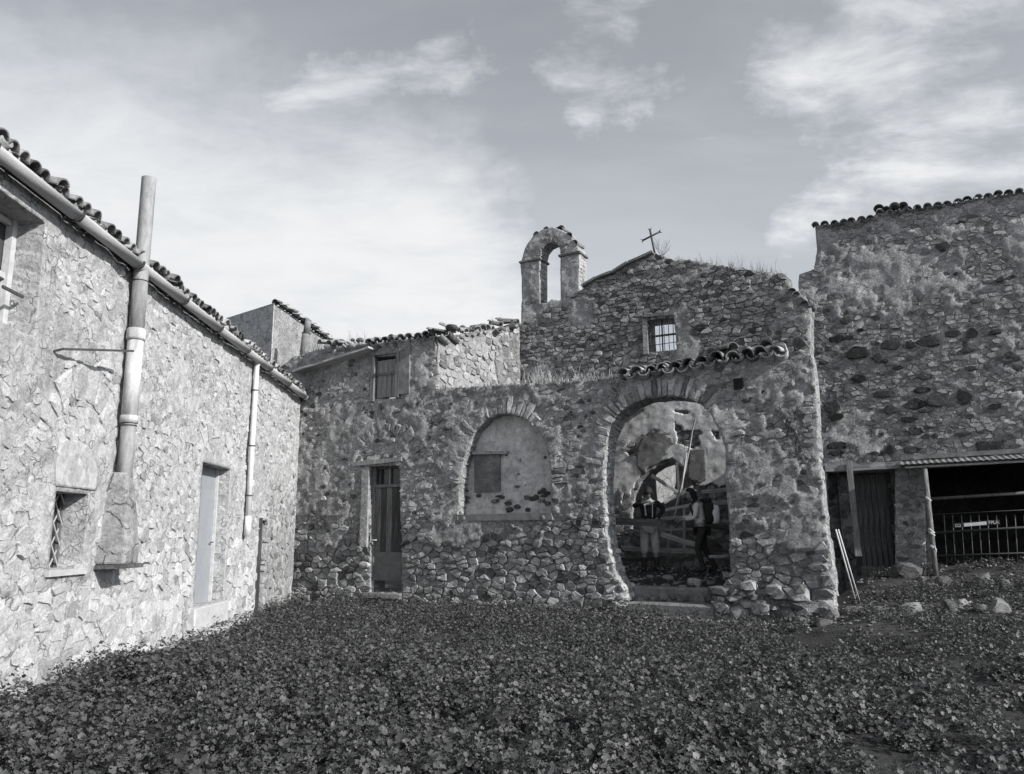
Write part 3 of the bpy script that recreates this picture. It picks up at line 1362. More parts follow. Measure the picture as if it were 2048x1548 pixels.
# flue pipe on its tapered masonry corbel
fx, fzb = L(249, 948, -.14)
_, fzt = L(272, 321, -.19)
_, z545 = L(266, 546, -.19)
_, z648 = L(264, 648, -.19)
_, z672 = L(264, 672, -.19)
_, z828 = L(256, 828, -.19)
_, z842 = L(255, 843, -.19)
FY = -.14
flue = tube('flue_pipe', [(fx, FY, z545 + .004), (fx, FY, z545 + .8), (fx, FY, fzt - .3), (fx, FY, fzt)], .092, MPIPE, house, 18, tone=0.32, caps=False)
tube('pipe_section', [(fx, FY, z672), (fx, FY, z545)], .094, MPIPE, flue, 18, tone=0.26)
tube('collar', [(fx, FY, z672), (fx, FY, z672 + .03), (fx, FY, z648 - .02), (fx, FY, z648)], [.112, .116, .116, .106], MPIPE, flue, 18, tone=0.52)
tube('pipe_section', [(fx, FY, z842), (fx, FY, z672)], .098, MPIPE, flue, 18, tone=0.50)
tube('collar', [(fx, FY, z842), (fx, FY, z828)], .108, MPIPE, flue, 18, tone=0.5)
tube('pipe_section', [(fx, FY, fzb - .2), (fx, FY, z842)], .090, MPIPE, flue, 18, tone=0.30)
tube('flue_lining', [(fx, FY, z545), (fx, FY, fzt + .002)], .080, MBLACK, flue, 18, caps=False)
for zq in (z545, z842 - .03):
    tube('wire_band', [(fx, FY, zq - .006), (fx, FY, zq + .006)], .1, MIRON, flue, 18)
c0 = L(192, 1134, -.36)
c1 = L(262, 1120, 0)
wB, wT = 0.27, 0.11
zB, zT = c0[1], fzb + .02
V = []
for z, w, yo in ((zB, wB, -.33), (zB + (zT - zB) * .15, wB * .98, -.34), (zB + (zT - zB) * .5, wB * .80, -.30), (zB + (zT - zB) * .85, wT * 1.35, -.25), (zT, wT * .95, -.21)):
    V += [(fx - w, .05, z), (fx - w * .9, yo, z), (fx + w * .55, yo, z), (fx + w * 1.05, .05, z)]
F = []
for i in range(4):
    for k in range(3):
        F.append((i * 4 + k, i * 4 + k + 1, i * 4 + 5 + k, i * 4 + 4 + k))
F += [(3, 2, 1, 0), (16, 17, 18, 19)]
corb = mk('flue_corbel', V, F, m_mortar('cracked flue render', 0.27, 0.5, 0.6, 0.02, 3.2), house)
bm_ = corb.modifiers.new('bevel', 'BEVEL')
bm_.width = 0.03
bm_.segments = 2
box('corbel_slab', fx - wB - .02, fx + wB * .9, -.36, .0, zB - .05, zB - .004, MS, house, 0.01, tone=0.12)

# iron rod
ra, rb = L(126, 698, -.12), L(268, 702, -.35)
bar('iron_rod', (ra[0], -.12, ra[1]), (rb[0], -.34, rb[1]), .025, .025, MIRON, house)
bar('iron_rod', (ra[0], -.12, ra[1]), (ra[0], -.0, ra[1] - .03), .02, .02, MIRON, house)


# roof tiles --------------------------------------------------------------
def tile_mesh(name, r0, r1, Lg, th=0.016, arc=170, seg=7):
    V, F = [], []
    for y, r in ((0, r0), (Lg, r1)):
        for rr in (r, r - th):
            for k in range(seg + 1):
                w = R(90 - arc / 2 + arc * k / seg)
                V.append((rr * math.cos(w), y, rr * math.sin(w) - r0 * 0.35))
    n = seg + 1
    for k in range(seg):
        F.append((k + 1, k, 2 * n + k, 2 * n + k + 1))
        F.append((n + k, n + k + 1, 3 * n + k + 1, 3 * n + k))
        F.append((k, k + 1, n + k + 1, n + k))
    F.append((0, n, 3 * n, 2 * n))
    F.append((n + seg, seg, 2 * n + seg, 3 * n + seg))
    me = bpy.data.meshes.new(name)
    me.from_pydata(V, [], F)
    me.materials.append(M_TILE)
    me.polygons.foreach_set('use_smooth', [k % 3 != 2 for k in range(len(F))])
    return me


TM = [tile_mesh('roof_tile', 0.115, 0.095, .46), tile_mesh('roof_tile', 0.12, 0.09, .43), tile_mesh('roof_tile', 0.11, 0.088, .44, .02), tile_mesh('roof_tile', 0.122, 0.1, .3, .018)]
TC = [tile_mesh('roof_tile', 0.10, 0.115, .46), tile_mesh('roof_tile', 0.105, 0.12, .44)]


def put_tile(parent, x, y, z, slope=18, cover=True, jit=1.0, sc=1.0):
    me = rnd.choice(TM) if cover else rnd.choice(TC)
    o = link('roof_tile', me, parent)
    jit *= rnd.choice((.8, 1, 1, 2.2))
    j = lambda a: rnd.uniform(-a, a) * jit
    o.location = (x + j(.015), y + j(.03), z + j(.012))
    if cover:
        o.rotation_euler = (R(slope + j(4)), R(j(7)), R(j(6)))
    else:
        o.rotation_euler = (R(-slope + j(3)) if False else R(slope), R(180 + j(6)), R(j(5)))
    o.scale = (sc, sc, sc)
    return o


# left eave
x = 3.4
while x < 17.7:
    z = gut_z(x) + 0.115
    for r_ in range(2):
        put_tile(house, x, -0.17 + r_ * .34, z + .025 + r_ * .125, 19, True, 1.2, .86)
        put_tile(house, x + .10, -0.13 + r_ * .34, z - .01 + r_ * .125, 19, False, 1.2, .86)
    x += 0.205
V = [(0, -.05, gut_z(0) + .07), (17.7, -.05, gut_z(17.7) + .07), (17.7, 5.0, gut_z(17.7) + 1.8), (0, 5.0, gut_z(0) + 1.8)]
V += [(a, b, c - .08) for a, b, c in V]
mk('roof', V, [(0, 1, 2, 3), (7, 6, 5, 4), (0, 4, 5, 1), (1, 5, 6, 2), (2, 6, 7, 3), (3, 7, 4, 0)], m_plain('weathered roof surface', 0.11, 0.9, 0.4, 5, bump=.02), house)
prism('end_wall', [(0, -.3), (5.0, -.3), (5.0, gut_z(17) + 1.6), (0, gut_z(17) - .05)], 0, .3, MM_L, house)
ew = bpy.data.objects['end_wall']
ew.rotation_euler = (0, 0, R(90))
ew.location = (17.4, 0.05, 0)

# ================================================================= FRONT WALL WITH ARCHES
front = thing('courtyard_wall', 'ruined rubble stone front wall with a blind arch, a broken open arch and a narrow plank door', 'wall', FA)
Fp = FA.px
outF = FA.poly([(560, 1275), (560, 735), (589, 713), (625, 702), (660, 695), (700, 691), (742, 688), (748, 700), (768, 690), (820, 681), (873, 671), (872, 700), (876, 730), (874, 776),
                (982, 772), (1100, 765), (1165, 762), (1248, 752), (1330, 740), (1406, 726), (1480, 718), (1568, 708), (1603, 699), (1623, 709), (1630, 760), (1632, 800), (1640, 923),
                (1648, 1018), (1657, 1060), (1667, 1139), (1671, 1221), (1672, 1275)])
bigarch_px = [(1256, 1290), (1250, 1180), (1230, 1152), (1217, 1112), (1209, 1060), (1207, 1000), (1207, 930), (1211, 890), (1222, 852), (1238, 827), (1262, 807), (1295, 796), (1330, 791),
              (1362, 793), (1400, 806), (1422, 830), (1441, 866), (1450, 897), (1452, 966), (1457, 1045), (1460, 1107), (1459, 1160), (1428, 1185), (1426, 1290)]
bigarch = FA.poly(bigarch_px)
blind_px = [(917, 1034), (919, 980), (927, 925), (938, 893), (950, 862), (972, 840), (995, 829), (1019, 827), (1048, 836), (1075, 857), (1092, 890), (1101, 930), (1103, 980), (1104, 1030)]
blind = FA.poly(blind_px)
fdoor = FA.poly([(737, 1186), (800, 1186), (799, 930), (737, 933)])
fwin = FA.poly([(748, 797), (797, 796), (797, 710), (748, 714)])
holesF = [(bigarch, 1.0), (blind, 0.3), (fdoor, 0.2), (fwin, 0.2)]


def patch_F(x, z):
    """render patches still on the wall"""
    f = .62 * fbm(np.asarray(x) * 0.9, np.asarray(z) * 1.2, 64, 5) + .38 * fbm(np.asarray(x) * 4.2, np.asarray(z) * 5, 65, 4)
    up = sstep(1.6, 2.4, z)
    t = 0.575 - 0.05 * up + 0.3 * sstep(1.5, 0.9, z)
    return sstep(t, t + .012, f)


def dry_F(x, z):
    f = fbm(np.asarray(x) * .7, np.asarray(z) * .7, 77, 3)
    return sstep(2.2, 1.2, np.asarray(z) + (f - .5) * 1.8)


def disp_F(x, z):
    return (fbm(x * 7, z * 7, 41, 3) - .5) * .05 + (fbm(x * 1.7, z * 1.7, 43) - .5) * .05 + 0.022 * patch_F(x, z) - (.018 + 0.06 * dry_F(x, z)) * (1 - patch_F(x, z)) + .05 * sstep(.7, 0, z)


_, dfF = wall_body('wall', outF, holesF, MM_F, front, 0.62, 0.045, disp_F, 0.03, 8)


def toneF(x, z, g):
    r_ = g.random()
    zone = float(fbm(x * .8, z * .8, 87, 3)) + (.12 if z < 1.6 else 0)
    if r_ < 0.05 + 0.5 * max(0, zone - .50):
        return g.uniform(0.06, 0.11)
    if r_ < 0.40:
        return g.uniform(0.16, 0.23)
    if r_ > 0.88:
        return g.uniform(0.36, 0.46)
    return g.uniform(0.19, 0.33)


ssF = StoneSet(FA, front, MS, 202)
big_arc = FA.poly([(1207, 930), (1211, 890), (1222, 852), (1238, 827), (1262, 807), (1295, 796), (1330, 791), (1362, 793), (1400, 806), (1422, 830), (1441, 866), (1450, 897), (1452, 930)])
ssF.arch(big_arc, 0.46, 38, 0.0, 0.024, lambda x, z, g: g.uniform(.2, .4) if g.random() > .15 else .13)
bl_arc = FA.poly([(919, 970), (927, 925), (938, 893), (950, 862), (972, 840), (995, 829), (1019, 827), (1048, 836), (1075, 857), (1092, 890), (1101, 930), (1103, 970)])
ssF.arch(bl_arc, 0.40, 40, 0.0, 0.02, lambda x, z, g: g.uniform(.22, .42) if g.random() > .1 else .15)
dcx, dcz = Fp(770, 900)
dr_arc = [(dcx + .62 * math.cos(R(a)), dcz + .0 + .42 * math.sin(R(a))) for a in range(10, 171, 16)][::-1]
ssF.arch(dr_arc, 0.38, 10, 0.01, 0.03, lambda x, z, g: g.uniform(.15, .27))


def keepF(x, z, g):
    if z > 4.6 and x < Fp(873, 720)[0] and g.random() < 0.35:
        return False
    return float(patch_F(x, z)) < 0.5 or g.random() < 0.10


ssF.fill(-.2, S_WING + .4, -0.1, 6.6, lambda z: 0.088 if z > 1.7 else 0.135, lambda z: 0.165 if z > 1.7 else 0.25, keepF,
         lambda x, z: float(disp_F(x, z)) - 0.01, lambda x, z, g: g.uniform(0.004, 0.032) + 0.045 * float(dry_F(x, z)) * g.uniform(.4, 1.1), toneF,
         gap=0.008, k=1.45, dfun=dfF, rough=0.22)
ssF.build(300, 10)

import bmesh


def rock_mesh(w, d, h, seed, tone, sub=2, name='rock', amp=1.0):
    g = random.Random(seed)
    bm = bmesh.new()
    bmesh.ops.create_icosphere(bm, subdivisions=sub, radius=1)
    pl = []
    for _ in range(9):
        n = Vector((g.gauss(0, 1), g.gauss(0, 1), g.gauss(0, .8))).normalized()
        pl.append((n, g.uniform(.55, .85)))
    for n in ((1, 0, 0), (-1, 0, 0), (0, 0, 1), (0, 0, -1), (0, -1, 0), (0, 1, 0)):
        n = (Vector(n) + Vector((g.uniform(-.15, .15), g.uniform(-.15, .15), g.uniform(-.15, .15)))).normalized()
        pl.append((n, g.uniform(.60, .72)))
    for v in bm.verts:
        for n, dd_ in pl:
            t = v.co.dot(n)
            if t > dd_:
                v.co -= n * (t - dd_)
        v.co += Vector((g.uniform(-.03, .03), g.uniform(-.03, .03), g.uniform(-.03, .03))) * amp
        v.co = Vector((v.co.x * w / 2 * 1.45, v.co.y * d / 2 * 1.45, v.co.z * h / 2 * 1.45))
    me = bpy.data.meshes.new(name)
    bm.to_mesh(me)
    bm.free()
    a = me.attributes.new('tone', 'FLOAT', 'FACE')
    a.data.foreach_set('value', np.full(len(me.polygons), tone))
    me.materials.append(MS)
    return me


def edge_stone(name, x, y, z, w, d, h, tone, seed):
    o = link(name, rock_mesh(w, d, h, seed, tone, 1, name), front, (x, y, z))
    o.rotation_euler = (R(rnd.uniform(-6, 6)), R(rnd.uniform(-8, 8)), R(rnd.uniform(-8, 8)))
    return o


k = 0
zz_ = 0.1
while zz_ < 4.7:
    h = rnd.uniform(.15, .30)
    xs = np.linspace(S_WING - 1.2, S_WING + .6, 120)
    d_ = dfF(xs, np.full(120, zz_ + h / 2))
    xr = xs[d_ > 0].max()
    for yy in (0.10, 0.30, 0.50):
        wd = rnd.uniform(.2, .42)
        if rnd.random() < .9:
            edge_stone('quoin', xr - wd * .5 + rnd.uniform(-.01, .035), yy + rnd.uniform(-.03, .03), zz_ + h / 2, wd, .22, h * 1.05, rnd.uniform(.2, .34), 3000 + k)
        k += 1
    zz_ += h
zz_ = 0.35
while zz_ < 3.5:
    h = rnd.uniform(.12, .24)
    xs = np.linspace(Fp(1190, 1000)[0], Fp(1475, 1000)[0], 300)
    d_ = dfF(xs, np.full(300, zz_ + h / 2))
    neg = xs[d_ < 0]
    xl, xrr = neg.min(), neg.max()
    for yy in (0.12, 0.32, 0.50):
        wd = rnd.uniform(.14, .28)
        if rnd.random() < .85:
            edge_stone('jamb_stone', xl - wd * .5 + rnd.uniform(.0, .025 if zz_ > 1.5 else .09), yy, zz_ + h / 2, wd, .22, h * 1.05, rnd.uniform(.26, .40), 4000 + k)
        if rnd.random() < .6:
            edge_stone('jamb_stone', xrr + wd * .5 - rnd.uniform(.0, .02), yy, zz_ + h / 2, wd, .22, h * 1.05, rnd.uniform(.12, .26), 5000 + k)
        k += 1
    zz_ += h

# recessed panel of the blind arch
bx0, bx1 = min(p[0] for p in blind) - .15, max(p[0] for p in blind) + .15
bz0, bz1 = min(p[1] for p in blind) - .2, max(p[1] for p in blind) + .15


def disp_B(x, z):
    return (fbm(x * 3, z * 3, 51) - .5) * .04 + (fbm(x * 14, z * 14, 53) - .5) * .012


zl = Fp(1000, 995, .3)[1]
pan, dfB = wall_body('blind_arch_panel', RC(bx0, bx1, bz0, bz1), [], MP, front, 0.2, 0.05, disp_B, 0.0, 9, y0=0.30)
nb0, nb1 = Fp(949, 985, .26), Fp(1000, 908, .26)
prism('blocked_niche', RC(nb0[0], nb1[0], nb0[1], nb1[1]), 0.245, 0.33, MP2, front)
prism('niche_ledge', FA.poly([(944, 909), (1012, 908), (1014, 902), (946, 903)], .2), 0.17, 0.33, MS, front, tone=.3)
ssP = StoneSet(FA, front, MS, 303)
for i in range(40):
    g = ssP.g
    px = g.uniform(925, 1098)
    lowb = 1000 + 12 * math.sin(px * .05)
    py = g.gauss(lowb, 9) if g.random() < .75 else g.uniform(900, 990)
    if py > 1026 or (940 < px < 1008 and 898 < py < 990):
        continue
    cx, cz = Fp(px, py, .3)
    w, h = g.uniform(.03, .10), g.uniform(.02, .065)
    if py < 980:
        w, h = w * .6, h * .6
    pl = [(cx + w * math.cos(R(a + g.uniform(-15, 15))) * g.uniform(.75, 1.1), cz + h * math.sin(R(a)) * g.uniform(.75, 1.1)) for a in range(0, 360, 40)]
    ssP.add(pl, -0.30 + .01, g.uniform(.01, .035), g.choice((.05, .07, .12, .2)), .03)
ssP.build(60, 8)
# worn sill below the blind arch
sl = FA.poly([(912, 1042), (1106, 1040), (1104, 1026), (915, 1029)])
prism('arch_sill', [(sl[0][0], sl[0][1]), (sl[1][0], sl[1][1]), (sl[2][0], sl[2][1]), (sl[3][0], sl[3][1])], -0.035, 0.32, MCONC, front)

# plank door with fanlight, sheet metal below
fx0, fx1, fz0, fz1 = rectify([fdoor[0], fdoor[1], fdoor[2], fdoor[3]])
zs1, zs0 = Fp(770, 1104, .16)[1], Fp(770, 1161, .16)[1]
ztr = Fp(770, 972, .16)[1]
pd = box('door', fx0 + .07, fx1 - .01, .20, .215, zs0, fz1, MBLACK, front)
npl = 5
pw = (fx1 - .02 - fx0 - .075) / npl
for k in range(npl):
    a = fx0 + .075 + k * pw
    box('plank', a + .004, a + pw - .004, .15, .185 + rnd.uniform(0, .008), zs0 + .01, ztr - .04, (MW if k in (0, 2) else MWD) if k != 4 else MWD, pd, 0.003).matrix_parent_inverse = Matrix.Translation(-pd.location)
sh = box('metal_sheet', fx0 + .078, fx1 - .018, .13, .146, zs0, zs1, MSHEET, pd, 0.002)
sh.matrix_parent_inverse = Matrix.Translation(-pd.location)
for nm, a, b, c, d, mt in (('transom', fx0 + .05, fx1, ztr - .035, ztr + .035, MW), ('glazing_bar', (fx0 + fx1) / 2 + .03, (fx0 + fx1) / 2 + .055, ztr + .036, fz1 - .04, MWP),
                           ('head_rail', fx0 + .07, fx1, fz1 - .06, fz1, MWD), ('glazing_bar', fx0 + .2, fx0 + .23, ztr + .036, fz1 - .06, MWD)):
    o = box(nm, a, b, .12, .17, c, d, mt, pd)
    o.matrix_parent_inverse = Matrix.Translation(-pd.location)
prism('pane', RC(fx0 + .075, fx1, ztr + .03, fz1 - .05), .18, .186, MDG, front)
bar('door_frame', (fx0 + .03, .14, fz0), (fx0 + .03, .14, fz1), .10, .065, MW, front, (0, 1, 0), 0.004, 4)
hz, _h = Fp(745, 1081, .1), 0
tube('door_bolt', [(hz[0] - .09, .1, hz[1]), (hz[0] + .12, .1, hz[1] + .01)], .012, MPVC, front, 8)
tube('padlock', [(hz[0] + .0, .09, hz[1] - .10), (hz[0] + .0, .09, hz[1] - .03)], .022, MMETAL, front, 8)
la, lb_ = Fp(709, 929), Fp(806, 918)
bar('lintel', (la[0], .06, la[1]), (lb_[0], .06, lb_[1]), .26, .10, MWP, front, (0, 0, 1), 0.006, 5)
box('threshold', fx0 - .1, fx1 + .1, -.12, .5, fz0 - .12, fz0 - .0, MCONC, front, 0.02, 0.02)
box('door_reveal', fx0 - .2, fx0 - .005, -.055, -.0, fz0 + 1.0, fz1 - .02, MM_F, front, 0.01)

# shuttered window of the upper room
wx0, wx1, wz0, wz1 = rectify([fwin[0], fwin[1], fwin[2], fwin[3]])
shu = box('shutter', wx0 + .05, wx1 - .05, .07, .09, wz0 + .02, wz1 - .05, MBLACK, front)
n_ = 4
pw = (wx1 - wx0 - .14) / n_
for k in range(n_):
    a = wx0 + .07 + k * pw
    o = box('plank', a + .004, a + pw - .006, .03, .06, wz0 + .03, wz1 - .09, MWP, shu, 0.004)
    o.matrix_parent_inverse = Matrix.Translation(-shu.location)
o = box('cross_rail', wx0 + .07, wx1 - .07, .0, .028, (wz0 + wz1) / 2 + .05, (wz0 + wz1) / 2 + .11, MW, shu, 0.003)
o.matrix_parent_inverse = Matrix.Translation(-shu.location)
for a, b, c, d in ((wx0 - .05, wx0 + .045, wz0 - .05, wz1 + .03), (wx1 - .045, wx1 + .06, wz0 - .02, wz1 + .03)):
    box('window_frame', a, b, -.07, .15, c, d, MW, front, 0.006)
box('window_frame', wx0 - .06, wx1 + .08, -.075, .15, wz1 + .032, wz1 + .12, MW, front, 0.006)
pa_, pb_ = Fp(797, 795), Fp(850, 690)
prism('plaster_strip', RC(wx1 + .065, wx1 + .34, wz0 + .05, wz1 + .3), -.065, .02, MP2, front)

# dark eave ledge above the left part
ea, eb = Fp(589, 744, -.2), Fp(741, 696, -.2)
bar('eave_board', (ea[0], -.12, ea[1]), (eb[0], -.12, eb[1]), .34, .05, MWX, front, (0, 0, 1), 0.012, 7)
box('putlog_shade', Fp(1468, 770)[0], Fp(1486, 770)[0], -.045, .05, Fp(1470, 779)[1], Fp(1470, 758)[1], MBLACK, front)  # solid black block painting the shade inside a small wall hole

# roof over the left room: slab and tiles
rxa, rxb = Fp(650, 690)[0], Fp(873, 671)[0]
x = rxa
while x < rxb + .05:
    zt_ = np.interp(x, [Fp(663, 690)[0], Fp(742, 686)[0], Fp(873, 671)[0]], [Fp(663, 688)[1], Fp(742, 683)[1], Fp(873, 667)[1]])
    ruin = x < Fp(740, 690)[0]
    for r_ in range(2):
        if not (ruin and rnd.random() < .4):
            put_tile(front, x, -0.12 + r_ * .33, zt_ - .01 + r_ * .09, 14, True, 1.8, .9)
        put_tile(front, x + .115, -0.09 + r_ * .33, zt_ - .05 + r_ * .09, 14, False, 1.5, .9)
    x += 0.232
mk('roof', [(-.3, .0, Fp(660, 696)[1] - .1), (rxb, .0, Fp(873, 671)[1] - .06), (rxb + .1, 3.0, Fp(873, 671)[1] + .55), (-.3, 3.0, Fp(660, 696)[1] + .5)], [(0, 1, 2, 3)], m_plain('mossy roof surface', 0.08, 0.95, .4, 4, bump=.02), front)
# loose stones weighing the tiles down
for px, py, r_ in ((903, 656, .13), (720, 681, .09), (790, 676, .08), (838, 671, .09), (868, 668, .08), (683, 683, .08), (705, 680, .06), (760, 680, .07)):
    cx, cz = Fp(px, py, .15)
    V, F = [], []
    import bmesh
    bm = bmesh.new()
    bmesh.ops.create_icosphere(bm, subdivisions=2, radius=r_)
    sd_ = rnd.random() * 99
    for v in bm.verts:
        k = .8 + .4 * float(vn(v.co.x * 9 + sd_, v.co.z * 9 + v.co.y * 5, 3))
        v.co = Vector((v.co.x * 1.15 * k, v.co.y * k, v.co.z * .75 * k))
    mm = bpy.data.meshes.new('ridge_stone')
    bm.to_mesh(mm)
    bm.free()
    mm.materials.append(MS)
    a = mm.attributes.new('tone', 'FLOAT', 'FACE')
    a.data.foreach_set('value', np.full(len(mm.polygons), rnd.uniform(.07, .14)))
    link('ridge_stone', mm, front, (cx, .15, cz))

# wavy tile eave over the open arch
ptl = [(1248, 748), (1300, 742), (1350, 734), (1406, 723), (1450, 714), (1500, 708), (1575, 703)]
pl_x = [Fp(a, b, -.1)[0] for a, b in ptl]
pl_z = [Fp(a, b, -.1)[1] for a, b in ptl]
x = pl_x[0]
while x < pl_x[-1]:
    z = float(np.interp(x, pl_x, pl_z)) - .03
    put_tile(front, x, -.17, z + .065, 12, True, 1.4, 1.12)
    put_tile(front, x, .16, z + .15, 12, True, 1.4, 1.12)
    put_tile(front, x + .13, -.13, z + .0, 12, False, 1.2, 1.12)
    put_tile(front, x + .13, .20, z + .07, 12, False, 1.2, 1.12)
    x += 0.262
x = pl_x[3] + .1
for i in range(7):
    put_tile(front, x, .1, float(np.interp(x, pl_x, pl_z)) + .2, 8, i % 2 == 0, 4, 1.15)
    x += .26

# terrace over the blind arch
t0, t1 = Fp(876, 776), Fp(1212, 762)
xt0, xt1 = t0[0], t1[0]
V = []
nT, mT = 30, 22
for i in range(nT):
    for j in range(mT):
        x = xt0 + (xt1 - xt0) * i / (nT - 1)
        y = .05 + (GY - .1) * j / (mT - 1)
        V.append((x, y, np.interp(x, [xt0, xt1], [t0[1] - .03, t1[1] - .03]) + float(fbm(x * 2, y * 2, 7) - .5) * .16 + .03 * (j > 0)))
F = [(i * mT + j, (i + 1) * mT + j, (i + 1) * mT + j + 1, i * mT + j + 1) for i in range(nT - 1) for j in range(mT - 1)]
mk('terrace', V, F, m_plain('mossy earth', 0.09, 0.98, .5, 4, bump=.03), front, True)

# ================================================================= LIT SIDE WALL
pA = FA.world(Fp(873, 700)[0], 0.02, 0)
gb = GF.px(1040, 660)
pB = GF.world(gb[0], -0.02, 0)
azS = math.degrees(math.atan2((pB - pA).x, (pB - pA).y))
SF = Frame(pA.x, pA.y, azS)
SLn = (pB - pA).length
side = thing('side_wall', 'sunlit pale rubble wall above the blind arch, between the shuttered window and the bell arch', 'wall', SF)
sp_ = SF.poly([(876, 674), (930, 668), (985, 660), (1040, 648)])
outS = [(0, 3.2), (SLn, 3.2)] + sp_[::-1]
outS[2] = (SLn, outS[2][1])
outS[-1] = (0, outS[-1][1])


def disp_S(x, z):
    return (fbm(x * 7, z * 7, 141, 3) - .5) * .06 + (fbm(x * 2, z * 2, 143) - .5) * .08


_, dfS = wall_body('wall', outS, [], MM_SIDE, side, 0.5, 0.05, disp_S, 0.02, 18)
ssS = StoneSet(SF, side, MSL, 404)
ssS.fill(0, SLn, 3.4, 7.2, lambda z: .16, lambda z: .2, lambda x, z, g: g.random() < .85, lambda x, z: float(disp_S(x, z)) - .01, lambda x, z, g: g.uniform(.01, .05),
         lambda x, z, g: g.uniform(.22, .36) if g.random() > .12 else .14, gap=.012, k=1.25, dfun=dfS, rough=.2)
ssS.build(160, 9)
wall_body('shade_render', [(SLn * .62, 3.4), (SLn - .02, 3.4), (SLn - .02, 6.85), (SLn * .74, 6.6), (SLn * .66, 5.9), (SLn * .72, 5.3)], [], m_mortar('side shade render', .19, .5, .5, .03, 6), side, .1, .04,
          lambda x, z: disp_S(x, z) + .02, .07, 19, back=False, side=1, sidej=0, ragf=5)  # grey patch paints the light falling off towards this end of the wall
x = .05
while x < SLn:
    z = float(np.interp(x, [q[0] for q in sp_], [q[1] for q in sp_]))
    put_tile(side, x, -.1 + rnd.uniform(-.03, .05), z + .08, 8, True, 2.6, .9)
    put_tile(side, x + .11, -.06, z + .01, 8, False, 2.2, .95)
    if rnd.random() < .6:
        put_tile(side, x + .03, .1, z + .14, 6, True, 4, .9)
    x += .22

# ================================================================= CHAPEL GABLE
chapel = thing('ruined_chapel', 'roofless chapel gable of dark rubble stone with a small barred window, behind the arched front', 'chapel', GF)
G = GF.px
outG = GF.poly([(1000, 1300), (1000, 660), (1034, 652), (1063, 636), (1110, 608), (1159, 579), (1190, 560), (1225, 548), (1260, 527), (1311, 508), (1336, 514), (1397, 523), (1444, 530), (1508, 539),
                (1565, 545), (1578, 556), (1582, 580), (1603, 588), (1622, 612), (1624, 640), (1622, 700), (1618, 1000), (1618, 1300)])
gwin = GF.poly([(1299, 703), (1354, 699), (1349, 636), (1294, 640)])
gdoor_px = [(1262, 1180), (1263, 1030), (1270, 990), (1284, 962), (1300, 944), (1318, 932), (1340, 924), (1358, 930), (1372, 946), (1382, 980), (1388, 1030), (1388, 1180)]
gdoor = GF.poly(gdoor_px)


def disp_G(x, z):
    return (fbm(x * 6, z * 6, 241, 3) - .5) * .07 + (fbm(x * 1.5, z * 1.5, 243) - .5) * .1


def patch_G(x, z):
    f = fbm(np.asarray(x) * .8, np.asarray(z) * 1.1, 264, 5)
    t = 0.60
    return sstep(t, t + .03, f)


_, dfG = wall_body('wall', outG, [(gwin, .2), (gdoor, .5)], MM_G, chapel, 0.6, 0.055, lambda x, z: disp_G(x, z) - .02 + .035 * patch_G(x, z), 0.035, 28)
ssG = StoneSet(GF, chapel, MS, 505)


def toneG(x, z, g):
    r_ = g.random()
    if r_ < .10:
        return g.uniform(.06, .11)
    if r_ < .42:
        return g.uniform(.11, .19)
    return g.uniform(.18, .33)


ssG.fill(G(1000, 600)[0], G(1655, 800)[0], 0.6, 9, lambda z: 0.10, lambda z: 0.22, lambda x, z, g: (float(patch_G(x, z)) < .5 or g.random() < .2) and (z > 4.2 or x > G(1095, 1000)[0]),
         lambda x, z: float(disp_G(x, z)) - .01, lambda x, z, g: g.uniform(.010, .042), toneG, gap=.008, k=1.6, dfun=dfG, rough=.22)
ssG.build(300, 9)
# plaster on its lower part, seen through the arch
plp = [(1090, 1040), (1090, 770), (1460, 770), (1475, 960), (1452, 968), (1436, 985), (1420, 968), (1400, 975), (1384, 962), (1372, 940), (1345, 916), (1318, 924), (1296, 938), (1278, 958),
       (1268, 980), (1262, 1000), (1250, 990), (1242, 1010), (1236, 980), (1225, 1000)]
hol = [[(1252, 905), (1250, 895), (1262, 884), (1272, 888), (1273, 900), (1262, 911)], [(1347, 857), (1350, 846), (1361, 850), (1368, 860), (1385, 860), (1402, 856), (1404, 868), (1398, 872), (1398, 893), (1384, 898), (1352, 888), (1356, 870)],
       [(1425, 862), (1440, 860), (1438, 880), (1430, 876)], [(1345, 818), (1364, 820), (1382, 824), (1370, 830), (1350, 826)], [(1418, 1000), (1418, 965), (1428, 963), (1446, 982)]]
wall_body('plaster', GF.poly(plp), [(GF.poly(h), 1.2) for h in hol], MP, chapel, 0.10, 0.032, lambda x, z: .018 + disp_G(x, z) * .35, 0.05, 38, y0=-.02, back=False, side=1, sidej=0, ragf=6)
dk = GF.poly([(1275, 935), (1272, 905), (1283, 870), (1300, 861), (1325, 864), (1345, 876), (1350, 890), (1338, 905), (1330, 920), (1305, 934), (1288, 950)])  # darker grey plaster patches over the paler coat
wall_body('dark_plaster', dk, [], MP2, chapel, 0.03, 0.05, lambda x, z: .026 + disp_G(x, z) * .35, 0.07, 48, y0=-.02, back=False, side=1, sidej=0, ragf=5)
dk2 = GF.poly([(1375, 960), (1378, 900), (1412, 897), (1416, 960), (1400, 968)])
wall_body('dark_plaster', dk2, [], MP2, chapel, 0.03, 0.05, lambda x, z: .026 + disp_G(x, z) * .35, 0.02, 49, y0=-.02, back=False, side=1, sidej=0)

cm = GF.poly([(1250, 1190), (1255, 1040), (1275, 1012), (1292, 985), (1300, 1002), (1318, 1006), (1345, 1000), (1352, 930), (1372, 920), (1392, 960), (1398, 1190)], .25)
wall_body('collapsed_masonry', cm, [], MM_D, chapel, .25, .05, lambda x, z: (fbm(x * 7, z * 7, 351) - .5) * .14, .05, 61, y0=.25)
